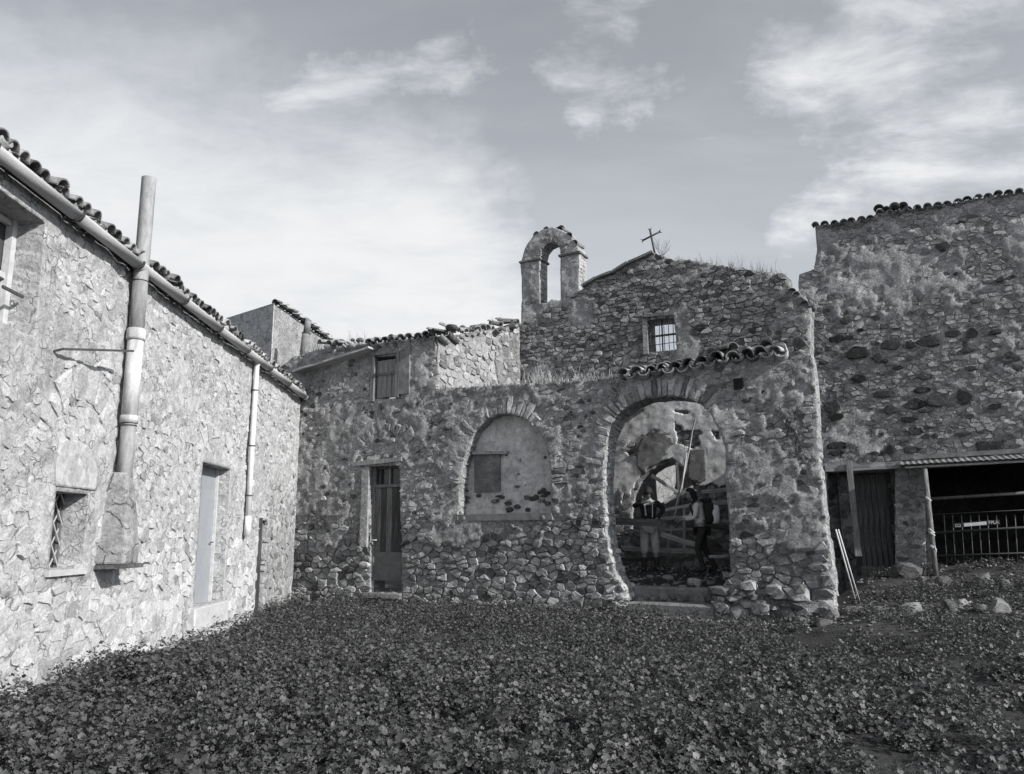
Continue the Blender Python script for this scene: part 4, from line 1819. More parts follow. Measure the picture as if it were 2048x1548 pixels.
# barred window
gx0, gx1, gz0_, gz1_ = rectify([gwin[0], gwin[1], gwin[2], gwin[3]])
gw = mk('window', [(gx0, .10, gz0_), (gx1, .10, gz0_), (gx1, .10, gz1_), (gx0, .10, gz1_)], [(0, 1, 2, 3)], MGL, chapel)
for k in range(6):
    x = gx0 + (gx1 - gx0) * (k + .5) / 6
    tube('iron_bar', [(x, .0, gz0_), (x, .0, gz1_)], .009, MIRON, gw, 6)
for q in (.2, .8):
    z = gz0_ + (gz1_ - gz0_) * q
    tube('iron_bar', [(gx0, .015, z), (gx1, .015, z + .02)], .009, MIRON, gw, 6)
box('window_rail', gx0, gx1, .06, .095, (gz0_ + gz1_) / 2 - .022, (gz0_ + gz1_) / 2 + .022, MWD, gw)
box('window_rail', (gx0 + gx1) / 2 - .025, (gx0 + gx1) / 2 + .0, .06, .094, gz0_, gz1_, MWD, gw)
la, lb_ = G(1284, 632, -.05), G(1350, 628, -.05)
bar('window_lintel', (la[0], .02, la[1]), (lb_[0], .02, lb_[1]), .22, .07, MW, chapel, (0, 0, 1), 0.006, 4)
prism('window_surround', RC(gx0 - .12, gx0 - .005, gz0_ - .05, gz1_ + .02), -.05, .1, MM_F, chapel)

# verge slabs along the gable's left slope, and tile scraps at its right shoulder
vs = [(1165, 575), (1195, 558), (1225, 547), (1258, 528), (1308, 507)]
for i in range(len(vs) - 1):
    a, b = G(*vs[i]), G(*vs[i + 1])
    bar('coping_slab', (a[0], .15, a[1] + .02), (b[0] - .02, .15, b[1] + .03), .5, .06, MCONC, chapel, (0, 0, 1), .004, 2)
for i in range(4):
    cx, cz = G(1584 + i * 9, 582 + i * 8, -.1)
    put_tile(chapel, cx, -.08, cz + .02, 6, True, 2, .8)
    put_tile(chapel, cx + .08, -.0, cz - .02, 6, False, 2, .8)

# wall inside the chapel, lit through the doorway
ia = GF.px(1312, 960, 1.4)
IF = Frame(*(GF.world(ia[0], 1.4, 0).xy), 40)
inner = thing('chapel_inner_wall', 'sunlit plastered wall inside the chapel, seen through its broken arched doorway', 'wall', IF)
wall_body('wall', [(0, -.2), (1.7, -.2), (1.7, 5.5), (0, 5.0)], [], m_mortar('inner plaster', .24, .4, .6, .02, 3), inner, .4, .07, lambda x, z: (fbm(x * 4, z * 4, 341) - .5) * .06, .03, 58)

# ================================================================= BELL ARCH
bo = GF.px(1042, 655, .75)
bo3 = GF.world(bo[0], .75, 0)
BF_ = Frame(bo3.x, bo3.y, 118.5)
Bp = BF_.px
bell = thing('bell_gable', 'tall plastered bell arch with an empty opening, standing left of the chapel gable', 'bell gable', BF_)
outB = BF_.poly([(1043, 700), (1043, 560), (1041, 527), (1050, 497), (1064, 474), (1083, 460), (1104, 454), (1126, 461), (1144, 474), (1155, 490), (1159, 503), (1159, 560), (1160, 690)])
opB = BF_.poly([(1080, 607), (1080, 515), (1084, 500), (1093, 489), (1104, 484), (1114, 488), (1120, 497), (1121, 507), (1121, 602), (1104, 598), (1094, 606)])
wall_body('wall', outB, [(opB, .3)], MM_B, bell, 0.46, 0.035, lambda x, z: (fbm(x * 5, z * 5, 441) - .5) * .03 + .015 * sstep(.52, .56, fbm(x * 2, z * 2, 447)), 0.018, 68)
ssB = StoneSet(BF_, bell, MS, 606)
arB = BF_.poly([(1080, 518), (1084, 500), (1093, 489), (1104, 484), (1114, 488), (1120, 497), (1121, 509)])
ssB.arch(arB, 0.30, 17, 0.0, 0.02, lambda x, z, g: g.uniform(.14, .26))
ssB.build(60, 5)
for (xa, xb, py) in ((1042, 1080, 521), (1121, 1159, 508)):
    a, b = Bp(xa, py), Bp(xb, py)
    zc = (a[1] + b[1]) / 2
    box('impost', a[0] - .05, b[0] + .05, -.06, .52, zc - .035, zc + .03, MCONC, bell, .006, .015)
for i, (px, py, rr) in enumerate(((1072, 468, -30), (1090, 458, -12), (1118, 457, 20), (1140, 470, 42), (1152, 487, 62))):
    cx, cz = Bp(px, py)
    o = put_tile(bell, cx, .0, cz + .0, 4, True, 1, .9)
    o.rotation_euler = (R(4), R(rr), R(rnd.uniform(-10, 10)))
cx, cz = Bp(1119, 452)
bt = put_tile(bell, cx, .2, cz + .03, 25, True, 1, .8)
bt.rotation_euler = (R(20), R(60), R(70))

# ================================================================= IRON CROSS
cb, ct = G(1311, 508, .2), G(1300, 460, .2)
XF = thing('iron_cross', 'leaning wrought iron cross on top of the chapel gable', 'cross', None, GF.world(cb[0], .2, cb[1] - .1), GF.rz)
dxc = (ct[0] - cb[0])
hgt = ct[1] - cb[1] + .1
axis = Vector((dxc, 0, hgt))
tube('cross_post', [(0, 0, 0), axis], .026, MIRON, XF, 8)
mid = axis * .78
pr = Vector((axis.z, 0, -axis.x)).normalized()
pr = Vector((pr.x, 0, abs(pr.x) * .33)).normalized()
tube('cross_arm', [mid - pr * .22, mid + pr * .22], .024, MIRON, XF, 8)
for e, d in ((axis, axis.normalized()), (mid - pr * .22, -pr), (mid + pr * .22, pr)):
    p2 = Vector((-d.z, 0, d.x))
    for s_ in (1, -1):
        tube('flared_tip', [e, e + d * .05 + p2 * .045 * s_], [.018, .008], MIRON, XF, 6)

# ================================================================= TALL RIGHT BUILDING
tall = thing('tall_building', 'tall rubble building on the right with patched grey render, dark stones and a tiled edge', 'building', RF)
Q = RF.px
outR = RF.poly([(1590, 1300), (1592, 640), (1597, 560), (1598, 548), (1628, 538), (1634, 500), (1630, 450), (1660, 446), (1740, 436), (1756, 424), (1800, 420), (1880, 410), (1950, 398), (2024, 388), (2200, 362), (2200, 1300)])
rec = RF.poly([(1655, 1300), (1653, 944), (1790, 936), (1791, 1300)])
shed = RF.poly([(1852, 1300), (1850, 934), (2190, 912), (2190, 1300)])


def disp_R(x, z):
    return (fbm(x * 6, z * 6, 541, 3) - .5) * .05 + (fbm(x * 1.4, z * 1.4, 543) - .5) * .07


def patch_R(x, z):
    f = .6 * fbm(np.asarray(x) * .8, np.asarray(z) * 1.0, 564, 5) + .4 * fbm(np.asarray(x) * 4, np.asarray(z) * 5, 565, 4)
    band = sstep(2.9, 4.2, z) * sstep(7.4, 6.4, z)
    t = .475 + .12 * band - .07 * sstep(5.0, 3.9, z) + .2 * sstep(3.2, 2.8, z)
    return sstep(t, t + .012, f)


_, dfR = wall_body('wall', outR, [(rec, .5), (shed, .2)], MM_R, tall, .6, .055, lambda x, z: disp_R(x, z) - .014 + .03 * patch_R(x, z), .03, 78)
ssR = StoneSet(RF, tall, MS, 707)
g = ssR.g
# dark stones left bare in the render
for px, py, w, h in ((1632, 640, 0, 0), (1693, 641, 26, 16), (1675, 678, 30, 20), (1714, 708, 40, 28), (1755, 715, 20, 20), (1780, 690, 36, 22), (1858, 683, 44, 26), (1820, 690, 26, 14), (1905, 668, 30, 16),
                     (1945, 667, 22, 24), (1990, 665, 26, 10), (1765, 788, 36, 16), (1715, 758, 34, 18), (1850, 752, 28, 12), (1843, 780, 28, 12), (1830, 808, 38, 26), (1878, 800, 46, 34), (1926, 795, 32, 30),
                     (1782, 820, 22, 18), (1818, 838, 30, 12), (1942, 737, 24, 9), (1852, 822, 22, 8), (1770, 722, 12, 9), (1666, 814, 34, 28), (1670, 835, 34, 20), (1992, 812, 22, 12), (2018, 708, 14, 14),
                     (1833, 864, 30, 14), (1780, 900, 16, 24), (1822, 900, 28, 14), (1978, 893, 56, 26), (1926, 868, 28, 8), (1870, 872, 12, 10), (1673, 891, 40, 14), (1672, 906, 26, 12), (1748, 906, 18, 7),
                     (1960, 864, 14, 6), (1795, 868, 12, 6), (1795, 735, 20, 9), (1935, 700, 30, 12), (1885, 493, 22, 20), (2000, 560, 16, 9), (1912, 548, 10, 8), (1765, 868, 8, 8), (1720, 660, 14, 8)):
    if not w:
        continue
    cx, cz = Q(px, py)
    sc_ = pixscale(RF, cx, cz)[2]
    w, h = w / sc_ / 2, h / sc_ / 2
    pl = [(cx + w * math.cos(R(a + g.uniform(-12, 12))) * g.uniform(.72, 1.25), cz + h * math.sin(R(a + g.uniform(-12, 12))) * g.uniform(.72, 1.25)) for a in range(0, 360, 36)]
    ssR.add(pl, float(disp_R(cx, cz)) + .03, .016, g.uniform(.035, .075), .1, .9)
    big = [(cx + (x - cx) * 1.25, cz + (z - cz) * 1.3) for x, z in pl]
    ssR.bands.append(big)


def toneR(x, z, g):
    r_ = g.random()
    if r_ < .03:
        return g.uniform(.06, .1)
    if r_ < .25:
        return g.uniform(.14, .2)
    return g.uniform(.22, .33)


ssR.fill(Q(1590, 700)[0], Q(2200, 700)[0], .9, 9.6, lambda z: .105, lambda z: .20, lambda x, z, g: float(patch_R(x, z)) < .5 or g.random() < .05,
         lambda x, z: float(disp_R(x, z)) - .008, lambda x, z, g: g.uniform(.002, .022), toneR, gap=.008, k=1.5, dfun=dfR, rough=.2)
ssR.build(300, 9)
# roof tiles along the top edge
rt = [(1632, 452), (1700, 443), (1748, 437), (1756, 428), (1800, 421), (1880, 411), (1950, 397), (2024, 386), (2200, 360)]
rx_ = [Q(a, b, -.05)[0] for a, b in rt]
rz_ = [Q(a, b, -.05)[1] for a, b in rt]
x = rx_[0]
while x < rx_[-1]:
    z = float(np.interp(x, rx_, rz_))
    put_tile(tall, x, -.10, z + .025, 10, True, 1.3, .85)
    put_tile(tall, x + .105, -.07, z + .0, 10, False, 1.2, .85)
    x += .21
for i in range(4):
    put_tile(tall, rx_[3] + .05 + i * .17, -.15, rz_[3] + .12, 2, True, 2, 1.0)
mk('roof', [(rx_[0], 0, rz_[0] - .04), (rx_[-1], 0, rz_[-1] - .04), (rx_[-1], 6, rz_[-1] + 1), (rx_[0], 6, rz_[0] + 1)], [(0, 1, 2, 3)], m_plain('tall roof surface', 0.09, .9, .3, 4), tall)
mk('side_return', [(rx_[0] + .0, .3, 0), (rx_[0], 8, 0), (rx_[0], 8, rz_[0]), (rx_[0], .3, rz_[0] - .1)], [(3, 2, 1, 0)], MM_R, tall)

# recessed doorway bay
r0, r1 = min(p[0] for p in rec), max(p[0] for p in rec)
rtop = max(p[1] for p in rec)
ddp = RF.poly([(1717, 1108), (1787, 1106), (1772, 944), (1707, 948)], .5)
ddx0, ddx1, ddz0, ddz1 = rectify(ddp)
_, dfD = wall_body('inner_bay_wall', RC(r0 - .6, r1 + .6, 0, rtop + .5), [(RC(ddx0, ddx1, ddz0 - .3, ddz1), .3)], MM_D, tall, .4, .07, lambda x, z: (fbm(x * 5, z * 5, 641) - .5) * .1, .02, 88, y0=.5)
RF1o = RF.world(0, .5, 0)
ssD = StoneSet(Frame(RF1o.x, RF1o.y, 117.0), None, MS, 808)
bay = bpy.data.objects.new('bay_masonry', None)
bay.parent = tall
COL.objects.link(bay)
bay.location = (0, .5, 0)
ssD.pa = bay
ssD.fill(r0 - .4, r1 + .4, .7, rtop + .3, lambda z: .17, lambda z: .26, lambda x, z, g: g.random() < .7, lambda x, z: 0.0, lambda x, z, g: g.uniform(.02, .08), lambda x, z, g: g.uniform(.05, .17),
         gap=.012, k=1.3, dfun=dfD, rough=.2)  # bay stones toned dark to deepen the shade of the recess
ssD.build(120, 9)
ddz0 -= .5
dd = box('door', ddx0, ddx1, .72, .74, ddz0, ddz1, MBLACK, tall)
pw = (ddx1 - ddx0) / 6
for k in range(6):
    a = ddx0 + k * pw
    o = box('plank', a + .004, a + pw - .006, 0.66, .7 + rnd.uniform(0, .01), ddz0, ddz1 - .02, MW, dd, 0.004)
    o.matrix_parent_inverse = Matrix.Translation(-dd.location)
bar('door_frame', (ddx1 + .03, .52, ddz0), (ddx1 + .03, .52, ddz1), .09, .09, MWD, tall, (0, 1, 0), .004, 3)
bar('door_frame', (ddx0 - .03, .52, ddz0), (ddx0 - .03, .52, ddz1), .09, .09, MWD, tall, (0, 1, 0), .004, 3)
la, lb_ = Q(1660, 937, -.02), Q(1798, 930, -.02)
bar('lintel', (la[0] - .1, .12, la[1]), (lb_[0] + .05, .12, lb_[1]), .36, .16, MWX, tall, (0, 0, 1), .01, 5)
la, lb_ = Q(1709, 944, .5), Q(1775, 938, .5)
bar('door_lintel', (la[0] - .1, .4, la[1]), (lb_[0] + .1, .4, lb_[1]), .3, .08, MWX, tall, (0, 0, 1), .01, 3)

# open shed interior
s0, s1 = min(p[0] for p in shed), max(p[0] for p in shed)
stp = max(p[1] for p in shed)
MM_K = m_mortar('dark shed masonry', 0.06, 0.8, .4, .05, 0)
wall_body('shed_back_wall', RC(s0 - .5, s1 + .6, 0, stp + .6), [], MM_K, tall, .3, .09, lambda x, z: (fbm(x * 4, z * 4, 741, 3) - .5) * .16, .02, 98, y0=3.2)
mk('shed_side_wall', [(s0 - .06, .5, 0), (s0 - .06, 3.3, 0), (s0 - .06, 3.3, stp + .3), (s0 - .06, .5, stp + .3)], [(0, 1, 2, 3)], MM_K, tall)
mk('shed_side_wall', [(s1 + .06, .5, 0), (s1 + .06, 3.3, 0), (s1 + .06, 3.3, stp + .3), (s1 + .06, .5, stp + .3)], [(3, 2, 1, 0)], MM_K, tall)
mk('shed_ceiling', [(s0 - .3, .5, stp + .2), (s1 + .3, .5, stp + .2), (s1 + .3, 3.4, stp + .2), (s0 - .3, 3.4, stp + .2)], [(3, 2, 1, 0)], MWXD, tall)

# canopy of corrugated sheet
can = thing('shed_canopy', 'corrugated metal canopy along the tall building, over the dark shed opening', 'canopy', RF)
ca, cbk = Q(1795, 929, -.8), Q(2160, 909, -.8)
ck, ckb = Q(1800, 925, 0), Q(2160, 903, 0)
nC = 420
V, F = [], []
for i in range(nC + 1):
    k = i / nC
    x = ca[0] + (cbk[0] + .3 - ca[0]) * k
    wv = .010 * math.sin(2 * math.pi * x / .12)
    V.append((x, -.8, ca[1] + (cbk[1] - ca[1]) * k + wv))
    V.append((x, -.0, ck[1] + .02 + (ckb[1] - ck[1]) * k + wv))
for i in range(nC):
    F.append((i * 2, i * 2 + 2, i * 2 + 3, i * 2 + 1))
cs = mk('corrugated_sheet', V, F, MMETAL, can, True)
so = cs.modifiers.new('thickness', 'SOLIDIFY')
so.thickness = .008
bar('edge_batten', (ca[0] + .15, -.72, ca[1] - .07), (cbk[0] + .3, -.72, cbk[1] - .07), .04, .04, MWX, can)
bar('wall_flashing', (ck[0] + .02, -.03, ck[1] + .10), (ckb[0] + .3, -.03, ckb[1] + .10), .02, .10, MMETAL, can)
# support pole
pa1, pb1 = Q(1849, 934, -.75), Q(1873, 1160, -1.3)
pole = thing('support_pole', 'leaning metal pole holding up the corrugated canopy, tied with pale cord', 'pole', None, RF.world(pb1[0], -1.3, pb1[1]), RF.rz)
tp = Vector((pa1[0] - pb1[0], .55, pa1[1] - pb1[1] - .05))
tube('pole_shaft', [(0, 0, -.1), tp], .055, MW, pole, 10)
for q in (.28, .405, .43, .72):
    c = tp * q
    tube('cord_tie', [c + Vector((-.02, 0, -.02)), c + Vector((.02, 0, .02))], .075, MROPE, pole, 8)
tube('cord_tie', [tp * .30 + Vector((.03, -.06, 0)), tp * .25 + Vector((.05, -.07, 0)), tp * .2 + Vector((.01, -.06, 0))], .012, MROPE, pole, 5)

# metal rack of rails and bars behind the pole
ry = -.15
rack = thing('metal_railing', 'dark metal railing of rails and thin bars across the shed opening', 'railing', RF)
for (x0_, y0_, x1_, y1_, r_) in ((1861, 998, 2150, 980, .035), (1863, 1066, 2150, 1049, .025), (1873, 1112, 2150, 1103, .02), (1877, 1132, 2150, 1128, .02), (1875, 1029, 2150, 1015, .012)):
    a, b = Q(x0_, y0_, ry), Q(x1_, y1_, ry)
    tube('rail', [(a[0] - .1, ry, a[1]), (b[0], ry, b[1])], r_, MIRON if r_ < .03 else MW, rack, 8)
for x0_ in (1888, 1905, 1923, 1941, 1958, 1975, 1993, 2012, 2030, 2048, 2066, 2084):
    a, b = Q(x0_, 1030, ry + .03), Q(x0_ + 6, 1130, ry + .03)
    tube('upright_bar', [(a[0], ry + .03, a[1]), (b[0], ry + .03, b[1])], .010, MSHEET, rack, 6)
# lettering strip fixed to the rail
sgn = thing('letter_strip', 'narrow dark strip with pale lettering and a white bar fixed to the shed railing', 'sign', RF)
a, b = Q(1905, 1051, ry - .06), Q(2000, 1044, ry - .06)
ang = math.atan2(b[1] - a[1], b[0] - a[0])
prism('backing_board', [(a[0], a[1] - .05), (b[0], b[1] - .05), (b[0], b[1] + .05), (a[0], a[1] + .05)], ry - .052, ry - .04, MIRON, sgn)
MWH = m_plain('white lettering', 0.75, .6, .1, 10)
wa, wb = Q(1928, 1050, ry - .06), Q(1973, 1046, ry - .06)
prism('white_bar', [(wa[0], wa[1] - .035), (wb[0], wb[1] - .035), (wb[0], wb[1] + .035), (wa[0], wa[1] + .035)], ry - .062, ry - .054, MWH, sgn)
for txt, tx, ty in (('ED', 1910, 1054), ('FP', 1977, 1048), ('LA', 1986, 1047.5)):
    cu = bpy.data.curves.new('lettering', 'FONT')
    cu.body = txt
    cu.size = .095
    cu.extrude = .003
    tmp = bpy.data.objects.new('tmp', cu)
    COL.objects.link(tmp)
    lm = bpy.data.meshes.new_from_object(tmp.evaluated_get(bpy.context.evaluated_depsgraph_get()))
    bpy.data.objects.remove(tmp)
    lm.name = 'lettering'
    lm.materials.clear()
    lm.materials.append(MWH)
    p = Q(tx, ty, ry - .06)
    o = bpy.data.objects.new('lettering', lm)
    COL.objects.link(o)
    o.parent = sgn
    o.location = (p[0], ry - .06, p[1])
    o.rotation_euler = (R(90), 0, 0)
    o.rotation_euler.rotate(Matrix.Rotation(0, 3, 'Y'))
# low dark trough
ta, tb = Q(1877, 1160, -.5), Q(1955, 1140, -.5)
tr = thing('feed_trough', 'low dark bluish trough on the ground under the railing', 'trough', RF)
box('trough_body', ta[0], tb[0], -.75, -.35, ta[1] - .1, tb[1], m_plain('dark blue grey metal', .03, .6, .2, 6, (.85, .95, 1.15)), tr, 0.004, 0.02)
tube('trough_rim', [(ta[0], -.76, tb[1]), (tb[0], -.76, tb[1])], .015, MIRON, tr, 6)

# leaning plank beside the door
a, b = Q(1698, 922, .0), Q(1717, 1108, -.35)
lp = bar('leaning_plank', RF.world(b[0], -.45, b[1] - .05), RF.world(a[0], -.06, a[1]), .035, .13, m_wood('grey leaning plank', .2, .5, 0), None, tuple(RF.X), .004, 4)
tagit(lp, 'grey plank leaning against the tall building beside its plank door', 'plank')
# rods leaning on the wing
gh = ground_hit(1715, 1212)
wp = FA.world(Fp(1660, 1065, .3)[0] + .1, .3, Fp(1660, 1065, .3)[1])
for k, (lab) in enumerate(('pale metal rod leaning on the end of the front wall, the nearer of two', 'pale metal rod leaning on the end of the front wall, the farther of two')):
    o_ = Vector((.0 + k * .10, .07 * k, 0))
    r_ = tube('metal_rod', [gh + o_ + Vector((0, 0, -.05)), wp + o_ * .6 + Vector((0, 0, .05))], .013, MPVC, None, 8)
    tagit(r_, lab, 'rod', 'rods leaning on the wall end')

# ================================================================= SMALL FAR HOUSE (upper left)
AF = Frame(*(FA.world(-2.0, 5.5, 0).xy), 60)
far = thing('far_house', 'small house gable with tiled verge rising behind the left house roof', 'house')
# world points on a vertical plane at distance 24
def P24(px, py, D):
    d = pdir(px, py)
    return CAMP + d * (D / d.y)


eL, eA, eR = P24(440, 640, 27.0), P24(548, 606, 25.0), P24(668, 692, 29.5)
def vquad(name, a, b, za, zb_, mat, par, thick=.02):
    V = [Vector((a.x, a.y, 0)), Vector((b.x, b.y, 0)), Vector((b.x, b.y, zb_)), Vector((a.x, a.y, za))]
    n = (V[1] - V[0]).cross(Vector((0, 0, 1))).normalized() * -thick
    V2 = [v + n for v in V]
    return mk(name, V + V2, [(0, 1, 2, 3), (7, 6, 5, 4), (0, 4, 5, 1), (1, 5, 6, 2), (2, 6, 7, 3), (3, 7, 4, 0)], mat, par)


vquad('shaded_wall', eL, eA, eL.z, eA.z, m_mortar('shade-lifted far render', .52, .4, .5, .05, 3), far)  # colour lightened on this face to offset its shade
vquad('sunlit_wall', eA, eR, eA.z, eR.z, MM_SIDE, far)
N_ = 22
for i in range(N_):
    k = i / (N_ - 1)
    p = eA.lerp(eR, k)
    o = link('roof_tile', rnd.choice(TM), far)
    o.location = p + Vector((.02, -.02, .05))
    o.rotation_euler = (R(8 + rnd.uniform(-6, 6)), R(rnd.uniform(-8, 8)), R(-30 + rnd.uniform(-8, 8)))
for i in range(0):
    p = eL.lerp(eA, i / 8)
    o = link('roof_tile', rnd.choice(TM), far)
    o.location = p + Vector((0, -.02, .02))
    o.rotation_euler = (R(6), R(-12), R(70 + rnd.uniform(-8, 8)))
pbm, ptp = P24(606, 705, 24.5), P24(617, 640, 24.5)
cp = thing('chimney_pipe', 'short clay chimney pipe standing behind the front wall beside the far house', 'chimney', None, (pbm.x, pbm.y, pbm.z))
v = ptp - pbm
tube('clay_pipe', [(0, 0, -.5), v * .6], .13, MCONC, cp, 14)
tube('pipe_top', [v * .58, v], [.105, .10], MCONC, cp, 14)
tube('pipe_ring', [v * .57, v * .6], .14, MIRON, cp, 14)

# ================================================================= PORCH FLOOR, STEPS
xs0, xs1 = Fp(1259, 1207)[0], Fp(1426, 1207)[0]
z1_ = Fp(1340, 1207)[1]
z2_ = Fp(1340, 1175, .42)[1]
box('step', xs0 - .05, xs1 + .02, -.06, .8, -.3, z1_, MCONC, front, .015, .03)
box('step', xs0 - .15, xs1 + .05, .42, 1.2, -.3, z2_, MCONC, front, .02, .03)


def porch_z(x, y):
    return z2_ - .03 + (0.95 - z2_) * float(sstep(.5, 1.9, y)) + float(fbm(x * 3, y * 3, 12) - .5) * .16


nP, mP = 44, 30
px0, px1 = Fp(1110, 1100)[0], Fp(1475, 1100)[0]
V, F = [], []
for i in range(nP):
    for j in range(mP):
        x = px0 + (px1 - px0) * i / (nP - 1)
        y = .46 + (GY - .5) * j / (mP - 1)
        V.append((x, y, porch_z(x, y)))
F = [(i * mP + j, (i + 1) * mP + j, (i + 1) * mP + j + 1, i * mP + j + 1) for i in range(nP - 1) for j in range(mP - 1)]
mk('rubble_floor', V, F, MSOIL, front, True)
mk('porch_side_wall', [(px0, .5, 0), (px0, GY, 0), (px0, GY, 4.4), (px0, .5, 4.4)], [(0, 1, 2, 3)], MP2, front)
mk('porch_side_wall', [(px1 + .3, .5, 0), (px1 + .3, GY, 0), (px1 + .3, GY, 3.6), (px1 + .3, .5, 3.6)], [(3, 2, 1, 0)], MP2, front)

for i in range(34):
    px = rnd.uniform(1432, 1664)
    py = rnd.uniform(1172, 1232)
    cx, cz = Fp(px, py, -.05)
    w = rnd.uniform(.2, .42)
    edge_stone('base_stone', cx, rnd.uniform(-.02, .06), cz, w, .26, w * rnd.uniform(.55, .85), rnd.choice((.10, .15, .2, .26, .3)), 8000 + i)
for i in range(15):
    cx = xs0 - .05 + (xs1 - xs0 + .05) * (i + .5) / 15
    edge_stone('step_stone', cx, .44, z1_ + rnd.uniform(.04, .2) * (z2_ - z1_) * 2, rnd.uniform(.14, .26), .2, rnd.uniform(.12, .22), rnd.uniform(.1, .2), 8100 + i)
# ================================================================= ROCKS
rocks = [
    (1690, 1734, 1211, 1230, .20, 0, 'flat slab of stone under the foot of the leaning rods'),
    (1734, 1780, 1210, 1234, .15, 0, 'blocky dark stone just right of the flat slab by the rods'),
    (1803, 1853, 1203, 1229, .30, 0, 'pale rounded boulder lying alone in front of the door of the tall building'),
    (1890, 1923, 1200, 1226, .12, 0, 'dark stone half hidden in weeds, left of the pale sliver stone'),
    (1914, 1940, 1200, 1214, .33, 20, 'small pale sliver of stone on top of the weeds at right'),
    (1978, 2022, 1195, 1228, .26, 25, 'large tilted slab near the right edge in front of the shed'),
    (1952, 1975, 1207, 1224, .18, 0, 'small grey stone left of the large tilted slab'),
    (1876, 1902, 1150, 1174, .15, 0, 'rounded grey stone right of the foot of the canopy pole'),
    (1952, 1992, 1146, 1172, .20, 10, 'squared block of stone in front of the shed railing'),
    (2003, 2030, 1157, 1180, .18, 0, 'round stone at the right edge below the shed railing'),
    (1787, 1853, 1121, 1157, .14, 0, 'big smooth boulder between the plank door and the canopy pole'),
    (1750, 1772, 1181, 1191, .22, 0, 'small flat stone in the weeds above the row by the rods'),
    (1852, 1876, 1166, 1176, .24, 10, 'thin flat stone in front of the canopy pole foot'),
    (1836, 1856, 1152, 1164, .2, 0, 'small stone beside the big smooth boulder'),
    (1312, 1344, 1241, 1256, .36, 0, 'pale rounded stone on the ground in front of the steps'),
    (1508, 1550, 1229, 1246, .17, -18, 'long tilted stone by the base of the right pier, left one'),
    (1584, 1630, 1233, 1250, .20, -14, 'long tilted stone near the foot of the wall end, right one'),
    (1444, 1490, 1240, 1254, .18, 0, 'flat stone right of the steps among weeds'),
    (1402, 1416, 1252, 1270, .25, 0, 'small upright stone in the weeds right below the steps'),
    (722, 748, 1232, 1246, .3, 0, 'pale stone in the weeds below the narrow plank door'),
    (1070, 1090, 1222, 1238, .24, 0, 'small stone at the wall base below the blind arch'),
    (1176, 1210, 1221, 1244, .20, 0, 'angular stone at the wall base left of the steps'),
    (1630, 1668, 1236, 1252, .16, 0, 'low stone just in front of the wall end corner'),
    (510, 530, 1254, 1263, .5, 0, 'tiny white stone in the weeds near the left house corner'),
    (1950, 2000, 1248, 1256, .25, 4, 'thin pale splinter of stone in the weeds at far right'),
    (1690, 1712, 1108, 1122, .14, 0, 'small dark stone left of the door of the tall building'),
    (1670, 1690, 1070, 1090, .12, 0, 'dark block in the shade beside the recessed doorway'),
]
for i, (a, b, c, d, tone, tilt, lab) in enumerate(rocks):
    p = ground_hit((a + b) / 2, d - 2)
    dist = (p - CAMP).dot(_F)
    w = (b - a) / FPX * dist
    h = (d - c) / FPX * dist * 1.2
    o = link('rock', rock_mesh(w, max(w * .7, h * .8), h * 1.1, 900 + i, tone * .62, 2))
    o.location = p + Vector((0, w * .2, h * .12))
    o.rotation_euler = (0, R(-tilt), R(rnd.uniform(-20, 20)))
    tagit(o, lab, 'stone', 'loose stones on the ground')
prx = [(1336, 1150, 22, 10, .3, 'pale stone on the rubble floor between the two people'), (1390, 1165, 28, 16, .34, 'pale rounded stone at the top of the steps'), (1452, 1143, 15, 15, .38, 'white stone against the right jamb of the open arch'),
       (1379, 1112, 20, 16, .26, 'angular stone behind the person in the light jacket'), (1352, 1113, 20, 18, .16, 'dark stone behind the timbers between the people'), (1366, 1171, 16, 6, .26, 'small flat stone on the top step edge'),
       (1281, 1113, 16, 12, .2, 'grey stone behind the boots of the person in dark clothes'), (1300, 1148, 14, 8, .2, 'small stone in front of the boots of the person in dark clothes'),
       (1330, 1163, 18, 7, .2, 'flat grey stone just above the top step, left of the pale one'), (1422, 1160, 18, 10, .16, 'dark stone right of the top of the steps'), (1270, 1156, 16, 8, .24, 'small stone by the broken left jamb foot')]
for i, (px, py, w, h, tone, lab) in enumerate(prx):
    yy = float(np.interp(py, [1110, 1140, 1175], [2.6, 1.4, .55]))
    cx, cz = Fp(px, py, yy)
    sc_ = pixscale(FA, cx, cz)[2] * .93
    cz = porch_z(cx, yy) + h / sc_ * .3
    o = link('rock', rock_mesh(w / sc_, w / sc_ * .7, h / sc_, 950 + i, tone))
    o.location = FA.world(cx, yy, cz)
    o.rotation_euler = (0, 0, FA.rz + rnd.uniform(-.4, .4))
    tagit(o, lab, 'stone', 'stones on the porch floor')
# gravel and rubble crumbs
BV, BF2, BT = [], [], []


def crumb(p, r, tone):
    b = len(BV)
    for s_ in ((1, 0, 0), (-1, 0, 0), (0, 1, 0), (0, -1, 0), (0, 0, 1), (0, 0, -1)):
        k = r * rnd.uniform(.6, 1.2)
        BV.append((p.x + s_[0] * k + rnd.uniform(-.3, .3) * r, p.y + s_[1] * k + rnd.uniform(-.3, .3) * r, p.z + s_[2] * k * .7))
    for f in ((0, 2, 4), (2, 1, 4), (1, 3, 4), (3, 0, 4), (2, 0, 5), (1, 2, 5), (3, 1, 5), (0, 3, 5)):
        BF2.append(tuple(q + b for q in f))
        BT.append(tone)


